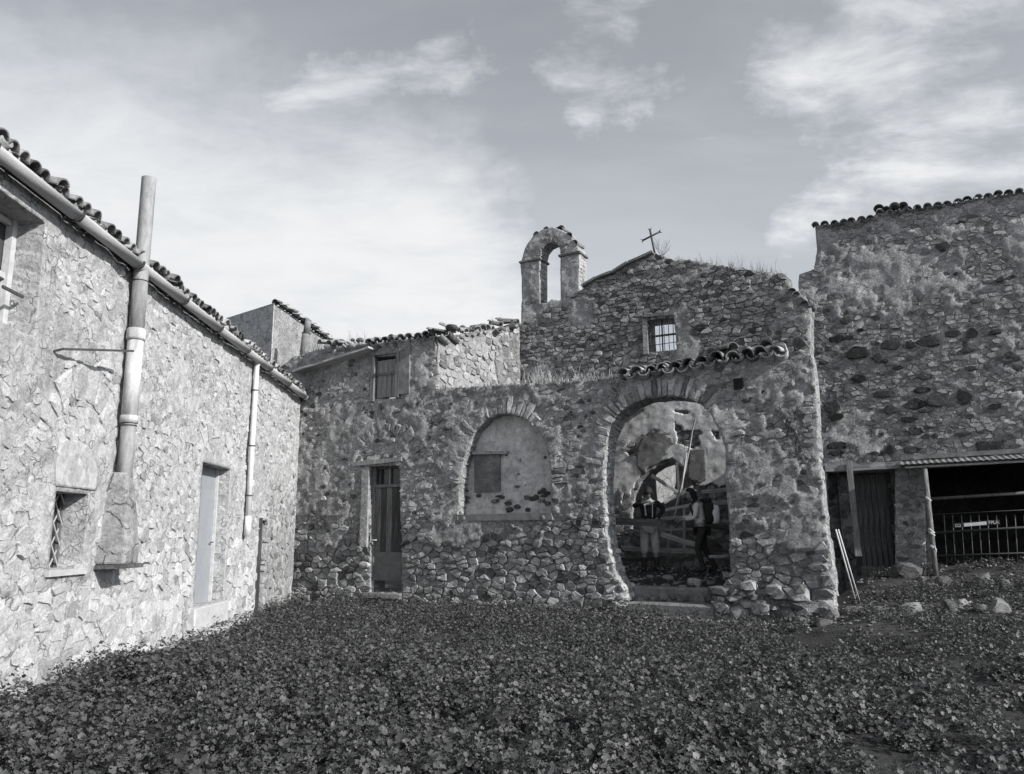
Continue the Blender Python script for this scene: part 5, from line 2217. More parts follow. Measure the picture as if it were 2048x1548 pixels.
for _ in range(1100):
    x, y = rnd.uniform(px0 + .1, px1), rnd.uniform(.45, 3.1)
    crumb(FA.world(x, y, porch_z(x, y) + .01), rnd.uniform(.012, .05), rnd.choice((.08, .15, .2, .3)))
for _ in range(3200):
    x, y = rnd.uniform(.2, S_WING + 9), rnd.gauss(-.25, .35)
    if -3 < y < .0 or x > S_WING + .2:
        if x > S_WING:
            y = rnd.uniform(-1.5, 5.5)
        p = FA.world(x, y, 0)
        crumb(Vector((p.x, p.y, float(gz(p.x, p.y)) + .01)), rnd.uniform(.015, .06), rnd.choice((.07, .12, .18, .26)))
# collapse cone at the left foot of the arch
for _ in range(90):
    u_ = rnd.random()
    x = Fp(1232, 1150)[0] + rnd.uniform(-.3, .45) * (1.1 - u_ * .5)
    y = rnd.uniform(-.2, .6)
    hz_ = max(0, 1 - abs(x - Fp(1228, 1150)[0]) / .6)
    crumb(FA.world(x, y, .05 + u_ * .6 * hz_), rnd.uniform(.03, .08), rnd.choice((.15, .22, .3)))
for i in range(26):
    u_ = rnd.random()
    x = Fp(1232, 1150)[0] + rnd.uniform(-.15, .4) * (1.1 - u_ * .6)
    y = rnd.uniform(-.12, .5)
    w = rnd.uniform(.12, .26)
    edge_stone('fallen_stone', x, y, .08 + u_ * .62 * max(0.1, 1 - max(0, x - Fp(1225, 1150)[0]) / .55), w, w * .8, w * rnd.uniform(.45, .75), rnd.uniform(.18, .34), 7000 + i)
o = mk('rubble_crumbs', BV, BF2, MS, None, False, BT, kind='stuff')
tagit(o, 'small broken stone crumbs strewn along the wall foot and on the porch floor', 'rubble')

# ================================================================= TIMBERS IN THE PORCH
beams = [
    (1231, 1043, 1322, 1045, .9, .14, .06, 'd', 'wide dark plank held across the left side of the open arch'),
    (1322, 1038, 1395, 1032, 2.0, .07, .06, 'n', 'grey beam spanning between the two people at hand height'),
    (1324, 1021, 1388, 1008, 2.2, .06, .05, 'p', 'pale thin batten rising to the right between the people'),
    (1303, 951, 1368, 992, 2.6, .08, .07, 'n', 'beam sloping down to the right across the inner doorway'),
    (1390, 838, 1356, 1010, 2.4, .11, .05, 'n', 'tall pointed plank standing upright in the open arch'),
    (1330, 1060, 1392, 1058, 2.1, .05, .05, 'n', 'thin level batten behind the people at knee height'),
    (1322, 1068, 1398, 1092, 1.7, .10, .08, 'n', 'thick beam sloping down towards the feet of the person in the light jacket'),
    (1244, 1096, 1405, 1104, 2.2, .10, .10, 'n', 'long round log lying low across the porch'),
    (1345, 1052, 1338, 1106, 2.3, .08, .05, 'n', 'short upright board left of the middle post'),
    (1369, 1015, 1371, 1104, 2.4, .06, .05, 'p', 'slim upright post in the middle of the timber heap'),
    (1328, 1004, 1386, 974, 2.5, .09, .05, 'n', 'board rising to the right below the tall plank'),
    (1404, 984, 1456, 979, 2.8, .08, .06, 'n', 'upper level board at the right jamb of the open arch'),
    (1354, 925, 1362, 1012, 2.75, .07, .06, 'd', 'dark upright post inside the chapel doorway'),
    (1252, 1058, 1305, 1068, 2.1, .06, .05, 'n', 'thin board sloping behind the legs of the person in dark clothes'),
    (1418, 1114, 1460, 1112, 1.3, .06, .08, 'n', 'short board low at the right jamb'),
    (1400, 1098, 1462, 1102, 2.2, .09, .08, 'd', 'dark low beam at the right behind the light jacket person'),
    (1395, 1010, 1458, 1003, 2.7, .10, .06, 'n', 'middle level board at the right jamb of the open arch'),
    (1400, 1050, 1460, 1058, 2.6, .09, .06, 'd', 'dark board at knee height by the right jamb'),
    (1240, 1120, 1330, 1116, 2.5, .09, .08, 'd', 'dark log lying at the back left of the porch floor'),
]
for (a, b, c, d, yy, w, th, kk, lab) in beams:
    p, q = Fp(a, b, yy), Fp(c, d, yy + (.25 if abs(a - c) < 50 else .1))
    mt = {'d': MWXD, 'n': MWX, 'p': m_wood('pale batten', .5, .6, 0)}[kk]
    o = bar('timber_beam', FA.world(p[0], yy, p[1]), FA.world(q[0], yy + .12, q[1]), th, w, mt, None, (0, 0, 1), .008, 5, taper=(.55 if 'pointed' in lab else 1.0))
    if 'pointed' in lab:
        o.location = FA.world(q[0], yy, q[1])
        bpy.data.objects.remove(o)
        o = bar('timber_beam', FA.world(q[0], yy + .2, q[1]), FA.world(p[0], yy, p[1]), th, w, mt, None, tuple(FA.Y), .006, 6, taper=.35)
    tagit(o, lab, 'beam', 'fallen timbers in the open arch')


def PA(px, py, y):
    p = Fp(px, py, y)
    return FA.world(p[0], y, p[1])


rp = tube('rope', [PA(1374, 905, 2.2), PA(1367, 950, 2.1), PA(1364, 980, 2.0), PA(1358, 993, 1.95), PA(1353, 1003, 1.9), PA(1352, 1022, 1.9), PA(1347, 1037, 1.85)], .011, MROPE, None, 6)
tagit(rp, 'pale rope hanging down the upright plank between the two people', 'rope')
rp = tube('rope', [PA(1352, 988, 1.92), PA(1357, 994, 1.9), PA(1366, 984, 1.92), PA(1372, 976, 1.95)], .012, MROPE, None, 6)
tagit(rp, 'short knotted rope end tied round the beams between the people', 'rope')

# ================================================================= PEOPLE
MJD = m_plain('dark jacket cloth', .018, .9, .4, 30, bump=.006)
MVEST = m_plain('black vest cloth', .03, .9, .3, 30, bump=.006)
MTRO = m_plain('grey trousers cloth', .38, .9, .3, 22, bump=.01)
MJL = m_plain('light grey jacket cloth', .62, .85, .2, 18, bump=.012)
MTD = m_plain('dark trousers cloth', .03, .9, .3, 22, bump=.008)
MBOOT = m_plain('dark boots', .025, .6, .3, 20)
MSKIN = m_plain('skin', .22, .6, .1, 30, bump=.001)
MHAIR = m_plain('dark hair', .012, .55, .4, 40, bump=.01, sc=(3, 3, .3))
MBAG = m_plain('dark rucksack cloth', .025, .8, .4, 25, bump=.01)
MBAGL = m_plain('pale rucksack cover', .8, .7, .15, 14, bump=.015)
MSTRAP = m_plain('pale strap', .45, .8, .1, 14)


def skin(name, pts, edges, mat, parent, root, sub=2):
    names = list(pts)
    me = bpy.data.meshes.new(name)
    me.from_pydata([pts[n][:3] for n in names], [(names.index(a), names.index(b)) for a, b in edges], [])
    me.materials.append(mat)
    o = link(name, me, parent)
    m = o.modifiers.new('skin', 'SKIN')
    m.use_smooth_shade = True
    for n, sv in zip(names, me.skin_vertices[0].data):
        r_ = pts[n][3]
        sv.radius = r_ if isinstance(r_, tuple) else (r_, r_)
        sv.use_root = (n == root)
    s_ = o.modifiers.new('subsurf', 'SUBSURF')
    s_.levels = sub
    s_.render_levels = sub
    return o


def hand(pts, edges, wr, side_, d, up, s=1.0):
    """five fingers from the wrist point; d forward direction, up back of the hand"""
    w = Vector(pts[wr][:3])
    d, up = Vector(d).normalized(), Vector(up).normalized()
    lat = d.cross(up).normalized()
    palm = w + d * .065 * s
    pts[wr + '_palm'] = (*palm, (.030 * s, .016 * s))
    edges.append((wr, wr + '_palm'))
    for i, (off, ln) in enumerate(((-.027, .066), (-.009, .076), (.009, .071), (.026, .056))):
        a = palm + lat * off * s + d * .03 * s
        b = a + d * ln * .55 * s - up * .012 * s
        c = b + d * ln * .25 * s - up * .034 * s
        for n_2, v_, r_ in (('a', a, .0095), ('b', b, .0085), ('c', c, .007)):
            pts[f'{wr}_{i}{n_2}'] = (*v_, r_ * s)
        edges += [(wr + '_palm', f'{wr}_{i}a'), (f'{wr}_{i}a', f'{wr}_{i}b'), (f'{wr}_{i}b', f'{wr}_{i}c')]
    a = w + d * .03 * s + lat * side_ * .03 * s
    b = a + d * .03 * s + lat * side_ * .02 * s - up * .02 * s
    pts[wr + '_ta'] = (*a, .011 * s)
    pts[wr + '_tb'] = (*b, .009 * s)
    edges += [(wr, wr + '_ta'), (wr + '_ta', wr + '_tb')]


def head_mesh(parent, c, fwd, tilt, hair_long=False, hood=False):
    """head on the neck; forward is local -Y rotated by fwd; returns head object"""
    bm = bmesh.new()
    bmesh.ops.create_uvsphere(bm, u_segments=20, v_segments=14, radius=1)
    for v in bm.verts:
        x, y, z = v.co
        k = 1.0
        if z < 0:
            k = 1 - .30 * (-z) ** 1.3
        if y < 0 and z < -.1:
            y *= 1.02
        v.co = Vector((x * .076 * k, y * .096 * (k ** .6), z * .118))
        # nose
        if abs(x) < .25 and y < -.8 and -.45 < z < .15:
            v.co.y -= .018 * (1 - abs(z + .2) / .5)
        if abs(x) > .12 and abs(x) < .5 and y < -.7 and .0 < z < .3:
            v.co.y += .008
        if abs(x) < .4 and y < -.7 and -.75 < z < -.5:
            v.co.y -= .005
    me = bpy.data.meshes.new('head')
    bm.to_mesh(me)
    bm.free()
    me.materials.append(MSKIN)
    me.polygons.foreach_set('use_smooth', [True] * len(me.polygons))
    h = link('head', me, parent, c, (R(tilt), 0, R(fwd)))
    for s_ in (1, -1):
        bm = bmesh.new()
        bmesh.ops.create_uvsphere(bm, u_segments=8, v_segments=6, radius=.012)
        e = bpy.data.meshes.new('eye')
        bm.to_mesh(e)
        bm.free()
        e.materials.append(MBLACK)
        link('eye', e, h, (.03 * s_, -.083, .012))
        bm = bmesh.new()
        bmesh.ops.create_uvsphere(bm, u_segments=8, v_segments=6, radius=.028)
        for v in bm.verts:
            v.co.x *= .4
        e = bpy.data.meshes.new('ear')
        bm.to_mesh(e)
        bm.free()
        e.materials.append(MSKIN)
        link('ear', e, h, (.076 * s_, .01, -.005))
    bm = bmesh.new()
    bmesh.ops.create_uvsphere(bm, u_segments=20, v_segments=14, radius=1)
    dl = [v for v in bm.verts if (v.co.y < -.55 and v.co.z < .45 and not hood) or (hood and v.co.y < -.6 and v.co.z < .4) or (v.co.z < -.6 and not hair_long)]
    bmesh.ops.delete(bm, geom=dl, context='VERTS')
    for v in bm.verts:
        x, y, z = v.co
        n_2 = 1 + .05 * math.sin(x * 22) * math.cos(y * 13)
        v.co = Vector((x * .092 * n_2, y * .112 * n_2 + .008, z * .132 + .008))
        if hair_long and z < 0:
            v.co.z -= .20 * (-z)
            v.co.y += .03 * (-z)
            v.co.x *= 1.05
        if hood:
            v.co *= 1.12
    me = bpy.data.meshes.new('hair')
    bm.to_mesh(me)
    bm.free()
    me.materials.append(MHAIR)
    me.polygons.foreach_set('use_smooth', [True] * len(me.polygons))
    hr = link('hair', me, h)
    so_ = hr.modifiers.new('thickness', 'SOLIDIFY')
    so_.thickness = .012
    return h


def person(label, base, rz, hgt, P, trou, jack, jmat, tmat, pole=None, half_calf=False):
    k = hgt / 1.72
    root = thing('person', label, 'person', None, base, rz)
    pts = {}
    for n_2, v_ in P.items():
        r_ = v_[3]
        pts[n_2] = (v_[0] * k, v_[1] * k, v_[2] * k, (r_[0] * k, r_[1] * k) if isinstance(r_, tuple) else r_ * k)
    ed = [('pel', 'ab'), ('ab', 'ch'), ('ch', 'sh'), ('sh', 'nk'), ('nk', 'hd')]
    for s_ in 'lr':
        ed += [('pel', s_ + 'hip'), (s_ + 'hip', s_ + 'kn'), (s_ + 'kn', s_ + 'an'), (s_ + 'an', s_ + 'hl'), (s_ + 'hl', s_ + 'to'), ('sh', s_ + 'sh'), (s_ + 'sh', s_ + 'el'), (s_ + 'el', s_ + 'wr')]
    p2 = dict(pts)
    e2 = list(ed)
    for s_, sg in (('l', 1), ('r', -1)):
        d = Vector(pts[s_ + 'wr'][:3]) - Vector(pts[s_ + 'el'][:3])
        hand(p2, e2, s_ + 'wr', sg, d, (0, -.3, 1) if abs(d.normalized().z) < .8 else (0, -1, 0), 1.0)
    body = skin('body', p2, e2, MSKIN, root, 'pel', 1)

    def grow(keys, f):
        return {q: (*pts[q][:3], tuple(a * f for a in pts[q][3]) if isinstance(pts[q][3], tuple) else pts[q][3] * f) for q in keys}
    tk = ['pel'] + [s_ + b_ for s_ in 'lr' for b_ in ('hip', 'kn', 'an')]
    tp_ = grow(tk, 1.22)
    if half_calf:
        for s_ in 'lr':
            a, b = Vector(pts[s_ + 'kn'][:3]), Vector(pts[s_ + 'an'][:3])
            c = a.lerp(b, .45)
            tp_[s_ + 'an'] = (*c, .085)
            tp_[s_ + 'kn'] = (*tp_[s_ + 'kn'][:3], .092)
            tp_[s_ + 'hip'] = (*tp_[s_ + 'hip'][:3], .108)
    skin('trousers', tp_, [('pel', 'lhip'), ('pel', 'rhip'), ('lhip', 'lkn'), ('rhip', 'rkn'), ('lkn', 'lan'), ('rkn', 'ran')], tmat, root, 'pel', 2)
    jk = ['pel', 'ab', 'ch', 'sh', 'lsh', 'rsh', 'lel', 'rel', 'lwr', 'rwr']
    jp = grow(jk, 1.24)
    a = pts['pel']
    jp['pel'] = (a[0], a[1], a[2] + .02, jp['pel'][3])
    for s_ in 'lr':
        e_, w_ = Vector(pts[s_ + 'el'][:3]), Vector(pts[s_ + 'wr'][:3])
        jp[s_ + 'wr'] = (*e_.lerp(w_, .9), .042)
    skin('jacket', jp, [('pel', 'ab'), ('ab', 'ch'), ('ch', 'sh'), ('sh', 'lsh'), ('sh', 'rsh'), ('lsh', 'lel'), ('rsh', 'rel'), ('lel', 'lwr'), ('rel', 'rwr')], jmat, root, 'pel', 2)
    for s_ in 'lr':
        top = Vector(pts[s_ + 'an'][:3])
        kn = Vector(pts[s_ + 'kn'][:3])
        u_ = (kn - top).normalized()
        bp = {'t': (*(top + u_ * (.20 if half_calf else .1)), .062), 'a': (*top, .056), 'h': (*pts[s_ + 'hl'][:3], .05), 't2': (*pts[s_ + 'to'][:3], .046)}
        skin('boot', bp, [('t', 'a'), ('a', 'h'), ('h', 't2')], MBOOT, root, 'a', 2)
    return root, pts


# local frame of a person: faces -Y, x to its left
TORSO = {'pel': (0, 0, .94, (.15, .105)), 'ab': (0, 0, 1.10, (.13, .10)), 'ch': (0, 0, 1.27, (.15, .11)), 'sh': (0, .01, 1.40, (.12, .08)), 'nk': (0, -.01, 1.50, .052), 'hd': (0, -.03, 1.57, .05)}
PAa = dict(TORSO)
PAa.update({'sh': (0, -.02, 1.41, (.12, .08)), 'nk': (0, -.06, 1.49, .052), 'hd': (0, -.09, 1.54, .05),
            'lhip': (.09, 0, .86, .082), 'lkn': (.12, -.04, .48, .058), 'lan': (.13, .0, .10, .042), 'lhl': (.13, .01, .05, .036), 'lto': (.15, -.16, .035, .034),
            'rhip': (-.09, 0, .86, .082), 'rkn': (-.11, -.02, .48, .058), 'ran': (-.13, .03, .10, .042), 'rhl': (-.13, .04, .05, .036), 'rto': (-.16, -.13, .035, .034),
            'lsh': (.19, -.01, 1.40, .055), 'lel': (.33, -.06, 1.27, .043), 'lwr': (.13, -.26, 1.03, .03),
            'rsh': (-.19, -.01, 1.40, .055), 'rel': (-.32, -.10, 1.33, .043), 'rwr': (-.10, -.26, 1.40, .03)})
ya = 1.55
ba = Fp(1301, 1140, ya)
za_ = ba[1]
pa_root, pp = person('person in dark jacket, grey trousers and dark boots, head bowed over a plank', FA.world(ba[0], ya, za_), FA.rz + R(22), 1.70, PAa, None, None, MJD, MTRO, half_calf=True)
head_mesh(pa_root, (0, -.125, 1.575), -12, 48, hood=True)
vest = mk('vest_strap', [(-.10, -.135, 1.40), (-.07, -.14, 1.40), (-.05, -.15, 1.12), (-.08, -.15, 1.12), (-.10, -.12, 1.40), (-.07, -.12, 1.40), (-.05, -.13, 1.12), (-.08, -.13, 1.12)], [(3, 2, 1, 0), (4, 5, 6, 7), (0, 1, 5, 4), (2, 3, 7, 6)], MSTRAP, pa_root)
mk('vest_strap', [(.07, -.145, 1.40), (.09, -.145, 1.40), (.08, -.15, 1.08), (.06, -.15, 1.08), (.07, -.12, 1.40), (.09, -.12, 1.40), (.08, -.13, 1.08), (.06, -.13, 1.08)], [(3, 2, 1, 0), (4, 5, 6, 7), (0, 1, 5, 4), (2, 3, 7, 6)], MSTRAP, pa_root)
box('chest_pocket', -.05, .05, -.165, -.12, 1.16, 1.27, MVEST, pa_root, .004, .01)
tube('jacket_hem', [(-.13, -.0, .93), (0, -.125, .92), (.13, -.0, .93)], .014, MVEST, pa_root, 6)

PBb = dict(TORSO)
PBb.update({'pel': (0, .0, .92, (.145, .105)), 'ab': (0, -.03, 1.08, (.125, .10)), 'ch': (0, -.07, 1.25, (.145, .11)), 'sh': (0, -.10, 1.37, (.115, .08)), 'nk': (0, -.14, 1.46, .05), 'hd': (0, -.18, 1.52, .05),
            'lhip': (.085, 0, .84, .078), 'lkn': (.09, -.12, .47, .055), 'lan': (.09, -.02, .10, .04), 'lhl': (.09, -.0, .05, .035), 'lto': (.10, -.17, .035, .033),
            'rhip': (-.085, 0, .84, .078), 'rkn': (-.09, .04, .47, .055), 'ran': (-.09, .22, .12, .04), 'rhl': (-.09, .25, .07, .035), 'rto': (-.10, .10, .035, .033),
            'lsh': (.18, -.09, 1.36, .052), 'lel': (.20, -.14, 1.10, .042), 'lwr': (.10, -.36, 1.06, .028),
            'rsh': (-.18, -.09, 1.36, .052), 'rel': (-.21, -.20, 1.12, .042), 'rwr': (-.09, -.42, 1.08, .028)})
yb = 1.45
bb = Fp(1408, 1143, yb)
pb_root, pp2 = person('person with long dark hair in light grey jacket leaning over the beams', FA.world(bb[0], yb, bb[1]), FA.rz + R(-72), 1.68, PBb, None, None, MJL, MTD)
head_mesh(pb_root, (0, -.20, 1.545), 10, 16, hair_long=True)
tube('jacket_collar', [(-.06, -.06, 1.42), (0, -.03, 1.44), (.06, -.06, 1.42)], .03, MJL, pb_root, 8)
# rucksack of person B, hanging on the back
rk = thing('backpack', 'dark rucksack with a pale cover on the back of the person in the light jacket', 'backpack', None, pb_root.location + Vector((0, 0, .0)), FA.rz + R(-72))


def puffy(name, c, s, mat, parent, seed=1):
    bm = bmesh.new()
    bmesh.ops.create_cube(bm, size=1)
    bmesh.ops.subdivide_edges(bm, edges=bm.edges[:], cuts=3, use_grid_fill=True)
    for v in bm.verts:
        p = v.co * 2
        l = p.length
        q = p.normalized() * max(abs(p.x), abs(p.y), abs(p.z))
        p = p.lerp(q, .55)
        n_2 = 1 + .06 * math.sin(p.x * 5 + seed) * math.cos(p.z * 6)
        v.co = Vector((p.x * s[0] / 2 * n_2, p.y * s[1] / 2 * n_2, p.z * s[2] / 2))
    me = bpy.data.meshes.new(name)
    bm.to_mesh(me)
    bm.free()
    me.materials.append(mat)
    me.polygons.foreach_set('use_smooth', [True] * len(me.polygons))
    return link(name, me, parent, c)


puffy('main_bag', (0, .15, 1.17), (.32, .22, .48), MBAG, rk, 1)
puffy('pale_cover', (0, .27, 1.13), (.30, .20, .40), MBAGL, rk, 2)
puffy('top_flap', (0, .12, 1.41), (.28, .2, .12), MBAG, rk, 3)
for s_ in (1, -1):
    tube('shoulder_strap', [(.11 * s_, .08, 1.42), (.13 * s_, -.06, 1.44), (.14 * s_, -.22, 1.32), (.13 * s_, -.16, 1.12), (.12 * s_, .05, 1.0)], .018, MBAG, rk, 6)

# ================================================================= DRY PLANTS
def blades(name, pts, hmin, hmax, mat, label, cat, lean=.5, per=1, thick=.006, kind='stuff', parent=None, curl=.4):
    V, F = [], []
    for (p, hs) in pts:
        for _ in range(per):
            h = rnd.uniform(hmin, hmax) * hs
            a = rnd.uniform(0, 6.28)
            l = rnd.uniform(0, lean)
            d = Vector((math.cos(a) * l, math.sin(a) * l, 1)).normalized()
            side_ = Vector((math.cos(a + 1.57), math.sin(a + 1.57), 0)) * thick
            b = len(V)
            q0 = Vector(p) + Vector((rnd.uniform(-.05, .05), rnd.uniform(-.05, .05), 0))
            q1 = q0 + d * h * .55
            d2 = (d + Vector((math.cos(a) * curl, math.sin(a) * curl, -curl * .4))).normalized()
            q2 = q1 + d2 * h * .5
            V += [q0 - side_, q0 + side_, q1 - side_ * .7, q1 + side_ * .7, q2]
            F += [(b, b + 1, b + 3, b + 2), (b + 2, b + 3, b + 4)]
    o = mk(name, V, F, mat, parent, False, kind=kind)
    return tagit(o, label, cat)


pts = []
for _ in range(520):
    x, y = rnd.uniform(xt0 + .15, xt1 + .1), rnd.uniform(.1, 1.6)
    f = float(fbm(x * 1.6, y * .6, 55))
    fx_ = (x - xt0) / (xt1 - xt0)
    if f < .47 or fx_ < .3:
        continue
    z = float(np.interp(x, [xt0, xt1], [t0[1] - .03, t1[1] - .03]))
    pts.append((FA.world(x, y, z), max(.15, (f - .40) * 5.5) * rnd.uniform(.5, 1)))
blades('dry_grass', pts, .2, .62, MDRY, 'tall dry straw grass growing on the terrace above the blind arch', 'grass', .8, 5, .0045)
pts = []
for _ in range(60):
    a = rnd.uniform(1330, 1570)
    top = np.interp(a, [1311, 1336, 1397, 1444, 1508, 1565], [508, 514, 523, 530, 539, 545])
    q = G(a, top, .2)
    pts.append((GF.world(q[0], .2 + rnd.uniform(-.1, .2), q[1] - .03), rnd.choice((.5, .7, 1.4)) if 1400 < a < 1560 else .5))
blades('dry_grass', pts, .08, .34, MTWIG, 'thin dry weeds along the top of the chapel gable', 'grass', .5, 4, .0035)
pts = []
for _ in range(50):
    a = rnd.uniform(600, 740)
    q = Fp(a, np.interp(a, [600, 660, 740], [708, 694, 690]), .1)
    pts.append((FA.world(q[0], .1, q[1] - .03), rnd.choice((.5, .8, 1.5))))
for a in (985, 1000, 1020):
    q = Fp(a, 640, 1.5)
    pts.append((FA.world(q[0], 1.5, q[1] - .1), .8))
blades('dry_grass', pts, .1, .38, MTWIG, 'thin dry weeds on the broken eave at the left of the front wall', 'grass', .5, 4, .0035)
pts = []
for _ in range(170):
    a = rnd.uniform(880, 1240)
    q = Fp(a, np.interp(a, [876, 982, 1100, 1165, 1248], [777, 773, 766, 763, 753]), -.02)
    pts.append((FA.world(q[0], rnd.uniform(-.05, .3), q[1] - .02), .8))
blades('moss_fringe', pts, .04, .14, MTWIG, 'dark weedy fringe along the top edge of the front wall', 'weeds', .9, 7, .006)
pts = []
for _ in range(90):
    x, y = rnd.uniform(px0 + .4, px1 - .1), rnd.uniform(.5, 2.2)
    pts.append((FA.world(x, y, porch_z(x, y)), 1))
blades('dry_grass', pts, .06, .25, MTWIG, 'sparse dry stalks on the rubble floor of the porch', 'grass', 1.0, 3, .004)


def twigs(name, base, n, h, spread, mat, label, cat, seed, droop=0.0, r0=.006):
    g = random.Random(seed)
    root = thing(name, label, cat, None, base)
    allV, allF = [], []
    for _ in range(n):
        a = g.uniform(0, 6.28)
        l = g.uniform(.1, spread)
        d = Vector((math.cos(a) * l, math.sin(a) * l * .6, 1 - droop * 2)).normalized()
        hh = h * g.uniform(.5, 1)
        p0 = Vector((g.uniform(-.03, .03), 0, 0))
        p1 = p0 + d * hh * .5
        p2 = p1 + (d + Vector((g.uniform(-.3, .3), g.uniform(-.3, .3), .1))).normalized() * hh * .5
        Vt, Ft = tube_vf([p0, p1, p2], [r0, r0 * .7, r0 * .3], 4)
        b = len(allV)
        allV += Vt
        allF += [tuple(q + b for q in f) for f in Ft]
        for _k in range(3):
            s_ = p1.lerp(p2, g.uniform(0, .8))
            e_ = s_ + (d + Vector((g.uniform(-.8, .8), g.uniform(-.5, .5), g.uniform(-.1, .5)))).normalized() * hh * .22
            Vt, Ft = tube_vf([s_, e_], [r0 * .5, r0 * .25], 3)
            b = len(allV)
            allV += Vt
            allF += [tuple(q + b for q in f) for f in Ft]
    mk('twigs', allV, allF, mat, root)
    return root


q = G(1324, 513, .2)
twigs('dry_bush', GF.world(q[0], .2, q[1] - .03), 16, .62, .9, MTWIG, 'bare dry twig bush beside the iron cross', 'bush', 5, r0=.005)
# dead branches hanging on the pier
db_ = thing('dead_branch', 'dead black branch with withered leaves hanging on the right pier of the open arch', 'branch', None, FA.world(*[Fp(1575, 845)[0], -.1, Fp(1575, 845)[1]]), FA.rz)


def FL(px, py, y=-.1):
    b = Fp(1575, 845)
    q = Fp(px, py, y)
    return Vector((q[0] - b[0], y + .1, q[1] - b[1]))


tube('stem', [FL(1545, 852), FL(1562, 838, -.14), FL(1577, 823, -.18)], .008, MIRON, db_, 5)
tube('stem', [FL(1553, 828), FL(1568, 808, -.12), FL(1580, 795)], .006, MIRON, db_, 5)
tube('stem', [FL(1570, 820), FL(1588, 833, -.16), FL(1580, 850, -.2), FL(1594, 868, -.18), FL(1604, 905, -.14)], [.010, .010, .010, .008, .005], MIRON, db_, 5)
V, F = [], []
for i in range(34):
    k = rnd.random()
    c = FL(1574 + k * 32, 838 + k * 78, -.16) + Vector((rnd.uniform(-.06, .06), rnd.uniform(-.04, .04), 0))
    w, h = rnd.uniform(.008, .025), rnd.uniform(.07, .18)
    b = len(V)
    t_ = rnd.uniform(-.03, .03)
    V += [c + Vector((-w, 0, 0)), c + Vector((w, rnd.uniform(-.02, .02), 0)), c + Vector((w * .6 + t_, 0, -h)), c + Vector((-w * .3 + t_, .01, -h * .9))]
    F.append((b, b + 1, b + 2, b + 3))
mk('withered_leaves', V, F, MIRON, db_)

# ================================================================= GROUND COVER
def leaves(name, label, cat, cx, cy, cr, ch, nper, lr, seed, lobes=7, tone=(.05, .11)):
    nr = np.random.default_rng(seed)
    C = len(cx)
    n = C * nper
    ci = np.repeat(np.arange(C), nper)
    a = nr.uniform(0, 2 * np.pi, n)
    rr = np.sqrt(nr.uniform(0, 1, n))
    X = cx[ci] + np.cos(a) * rr * cr[ci]
    Y = cy[ci] + np.sin(a) * rr * cr[ci]
    dome = np.sqrt(np.clip(1 - rr ** 2 * .97, 0, 1))
    Zh = ch[ci] * dome * nr.uniform(.55, 1.05, n)
    Z = gz(X, Y) + Zh
    # leaf normals: outwards from the clump, upwards, random
    nx = np.cos(a) * rr * .7 + nr.normal(0, .55, n)
    ny = np.sin(a) * rr * .7 + nr.normal(0, .55, n)
    nz = np.full(n, .9)
    L_ = np.sqrt(nx ** 2 + ny ** 2 + nz ** 2)
    N = np.stack([nx / L_, ny / L_, nz / L_], 1)
    ref = np.stack([np.cos(a * 7.3), np.sin(a * 7.3), np.zeros(n)], 1)
    U = np.cross(N, ref)
    U /= np.linalg.norm(U, axis=1, keepdims=True)
    Vv = np.cross(N, U)
    size = nr.uniform(lr[0], lr[1], n) * (0.8 + 0.4 * nr.random(n))
    K = lobes * 2
    ang = np.linspace(.25, 2 * np.pi - .25, K)
    rad = np.where(np.arange(K) % 2 == 0, 1.0, .86)
    fold = np.where(np.arange(K) % 2 == 0, .20, -.14)
    cup = nr.uniform(-.05, .35, n)
    P0 = np.stack([X, Y, Z], 1)
    T = np.zeros((n, K + 1, 3))
    T[:, 0] = P0
    for k in range(K):
        jit = 1 + nr.uniform(-.1, .1, n)
        T[:, k + 1] = P0 + (U * (np.cos(ang[k]) * rad[k] * size * jit)[:, None] + Vv * (np.sin(ang[k]) * rad[k] * size * jit)[:, None] + N * ((cup + fold[k]) * size)[:, None])
    base = (np.arange(n) * (K + 1))[:, None]
    tri = np.stack([np.zeros(K - 1, int), np.arange(1, K), np.arange(2, K + 1)], 1)
    Q_ = (base[:, :, None] + tri[None]).reshape(-1, 3)
    tn = nr.uniform(tone[0], tone[1], n) * nr.uniform(.75, 1.2, C)[ci]
    tn = np.repeat(tn, K - 1)
    me = np_mesh(name, T.reshape(-1, 3), Q_, MLEAF, None, tn)
    o = link(name, me, kind='stuff')
    return tagit(o, label, cat)


nr0 = np.random.default_rng(5)


def sample(n, x0, x1, y0, y1):
    x = nr0.uniform(x0, x1, n)
    y = nr0.uniform(y0, y1, n)
    return x, y


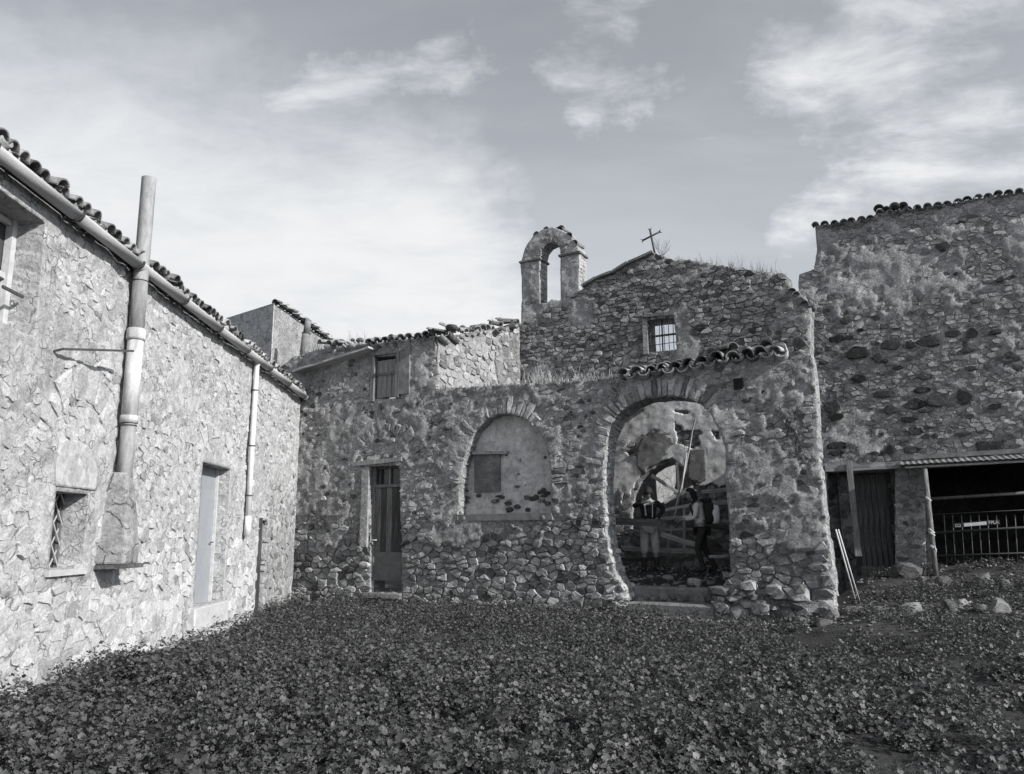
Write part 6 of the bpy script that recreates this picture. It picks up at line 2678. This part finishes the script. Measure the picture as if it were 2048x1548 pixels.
def mask_ground(x, y):
    s = (x - FA.o.x) * FA.X.x + (y - FA.o.y) * FA.X.y
    t = (x - FA.o.x) * FA.Y.x + (y - FA.o.y) * FA.Y.y
    lx = (x - LF.o.x) * LF.Y.x + (y - LF.o.y) * LF.Y.y
    ok = (lx < -.08)
    ok &= (t < -.12) | ((s > S_WING + .3) & (t < 5.4))
    ok &= (np.abs(x / np.maximum(y, .1)) < .72)
    # steps stay clear
    sa, sb = Fp(1250, 1200)[0], Fp(1432, 1200)[0]
    ok &= ~((s > sa) & (s < sb) & (t > -.35))
    return ok, s, t


# near clumps
x, y = sample(6600, -5.5, 7.2, 4.2, 10.0)
ok, s, t = mask_ground(x, y)
f = fbm(x * 1.1, y * 1.1, 601)
rightness = sstep(-.05, .45, x / y)
keep = ok & (f > .30 + .10 * rightness) & (nr0.random(len(x)) < (.88 - .28 * rightness))
x, y, f, rg = x[keep], y[keep], f[keep], rightness[keep]
hh = (.04 + .30 * np.clip(f - .28, 0, .5) + .32 * nr0.uniform(0, 1, len(x)) ** 2) * (1 - .3 * rg)
leaves('mallow_cover', 'dense low carpet of round pleated mallow leaves covering the near courtyard ground', 'ground cover', x, y, nr0.uniform(.07, .15, len(x)), hh, 27, (.013, .028), 71, 5, (.042, .085))
x, y = sample(19000, -6.2, 13.5, 9.6, 21.5)
ok, s, t = mask_ground(x, y)
f = fbm(x * .9, y * .9, 611)
rightness = sstep(-.05, .5, x / y)
keep = ok & (f > .25 + .10 * rightness) & (nr0.random(len(x)) < (1 - .25 * rightness))
keep &= ~((t > -.8) & (s < S_WING) & (nr0.random(len(x)) < .4))
x, y, f, rg, t = x[keep], y[keep], f[keep], rightness[keep], t[keep]
hh = (.05 + .32 * np.clip(f - .28, 0, .5) + nr0.uniform(0, 1, len(x)) ** 2 * .22) * (1 - .25 * rg) + .10 * sstep(-1.6, -.2, t) * (rg < .5)
leaves('weed_cover', 'low dark weeds with small leaves covering the far courtyard ground up to the walls', 'ground cover', x, y, nr0.uniform(.08, .17, len(x)), hh, 14, (.013, .027), 72, 3, (.038, .076))
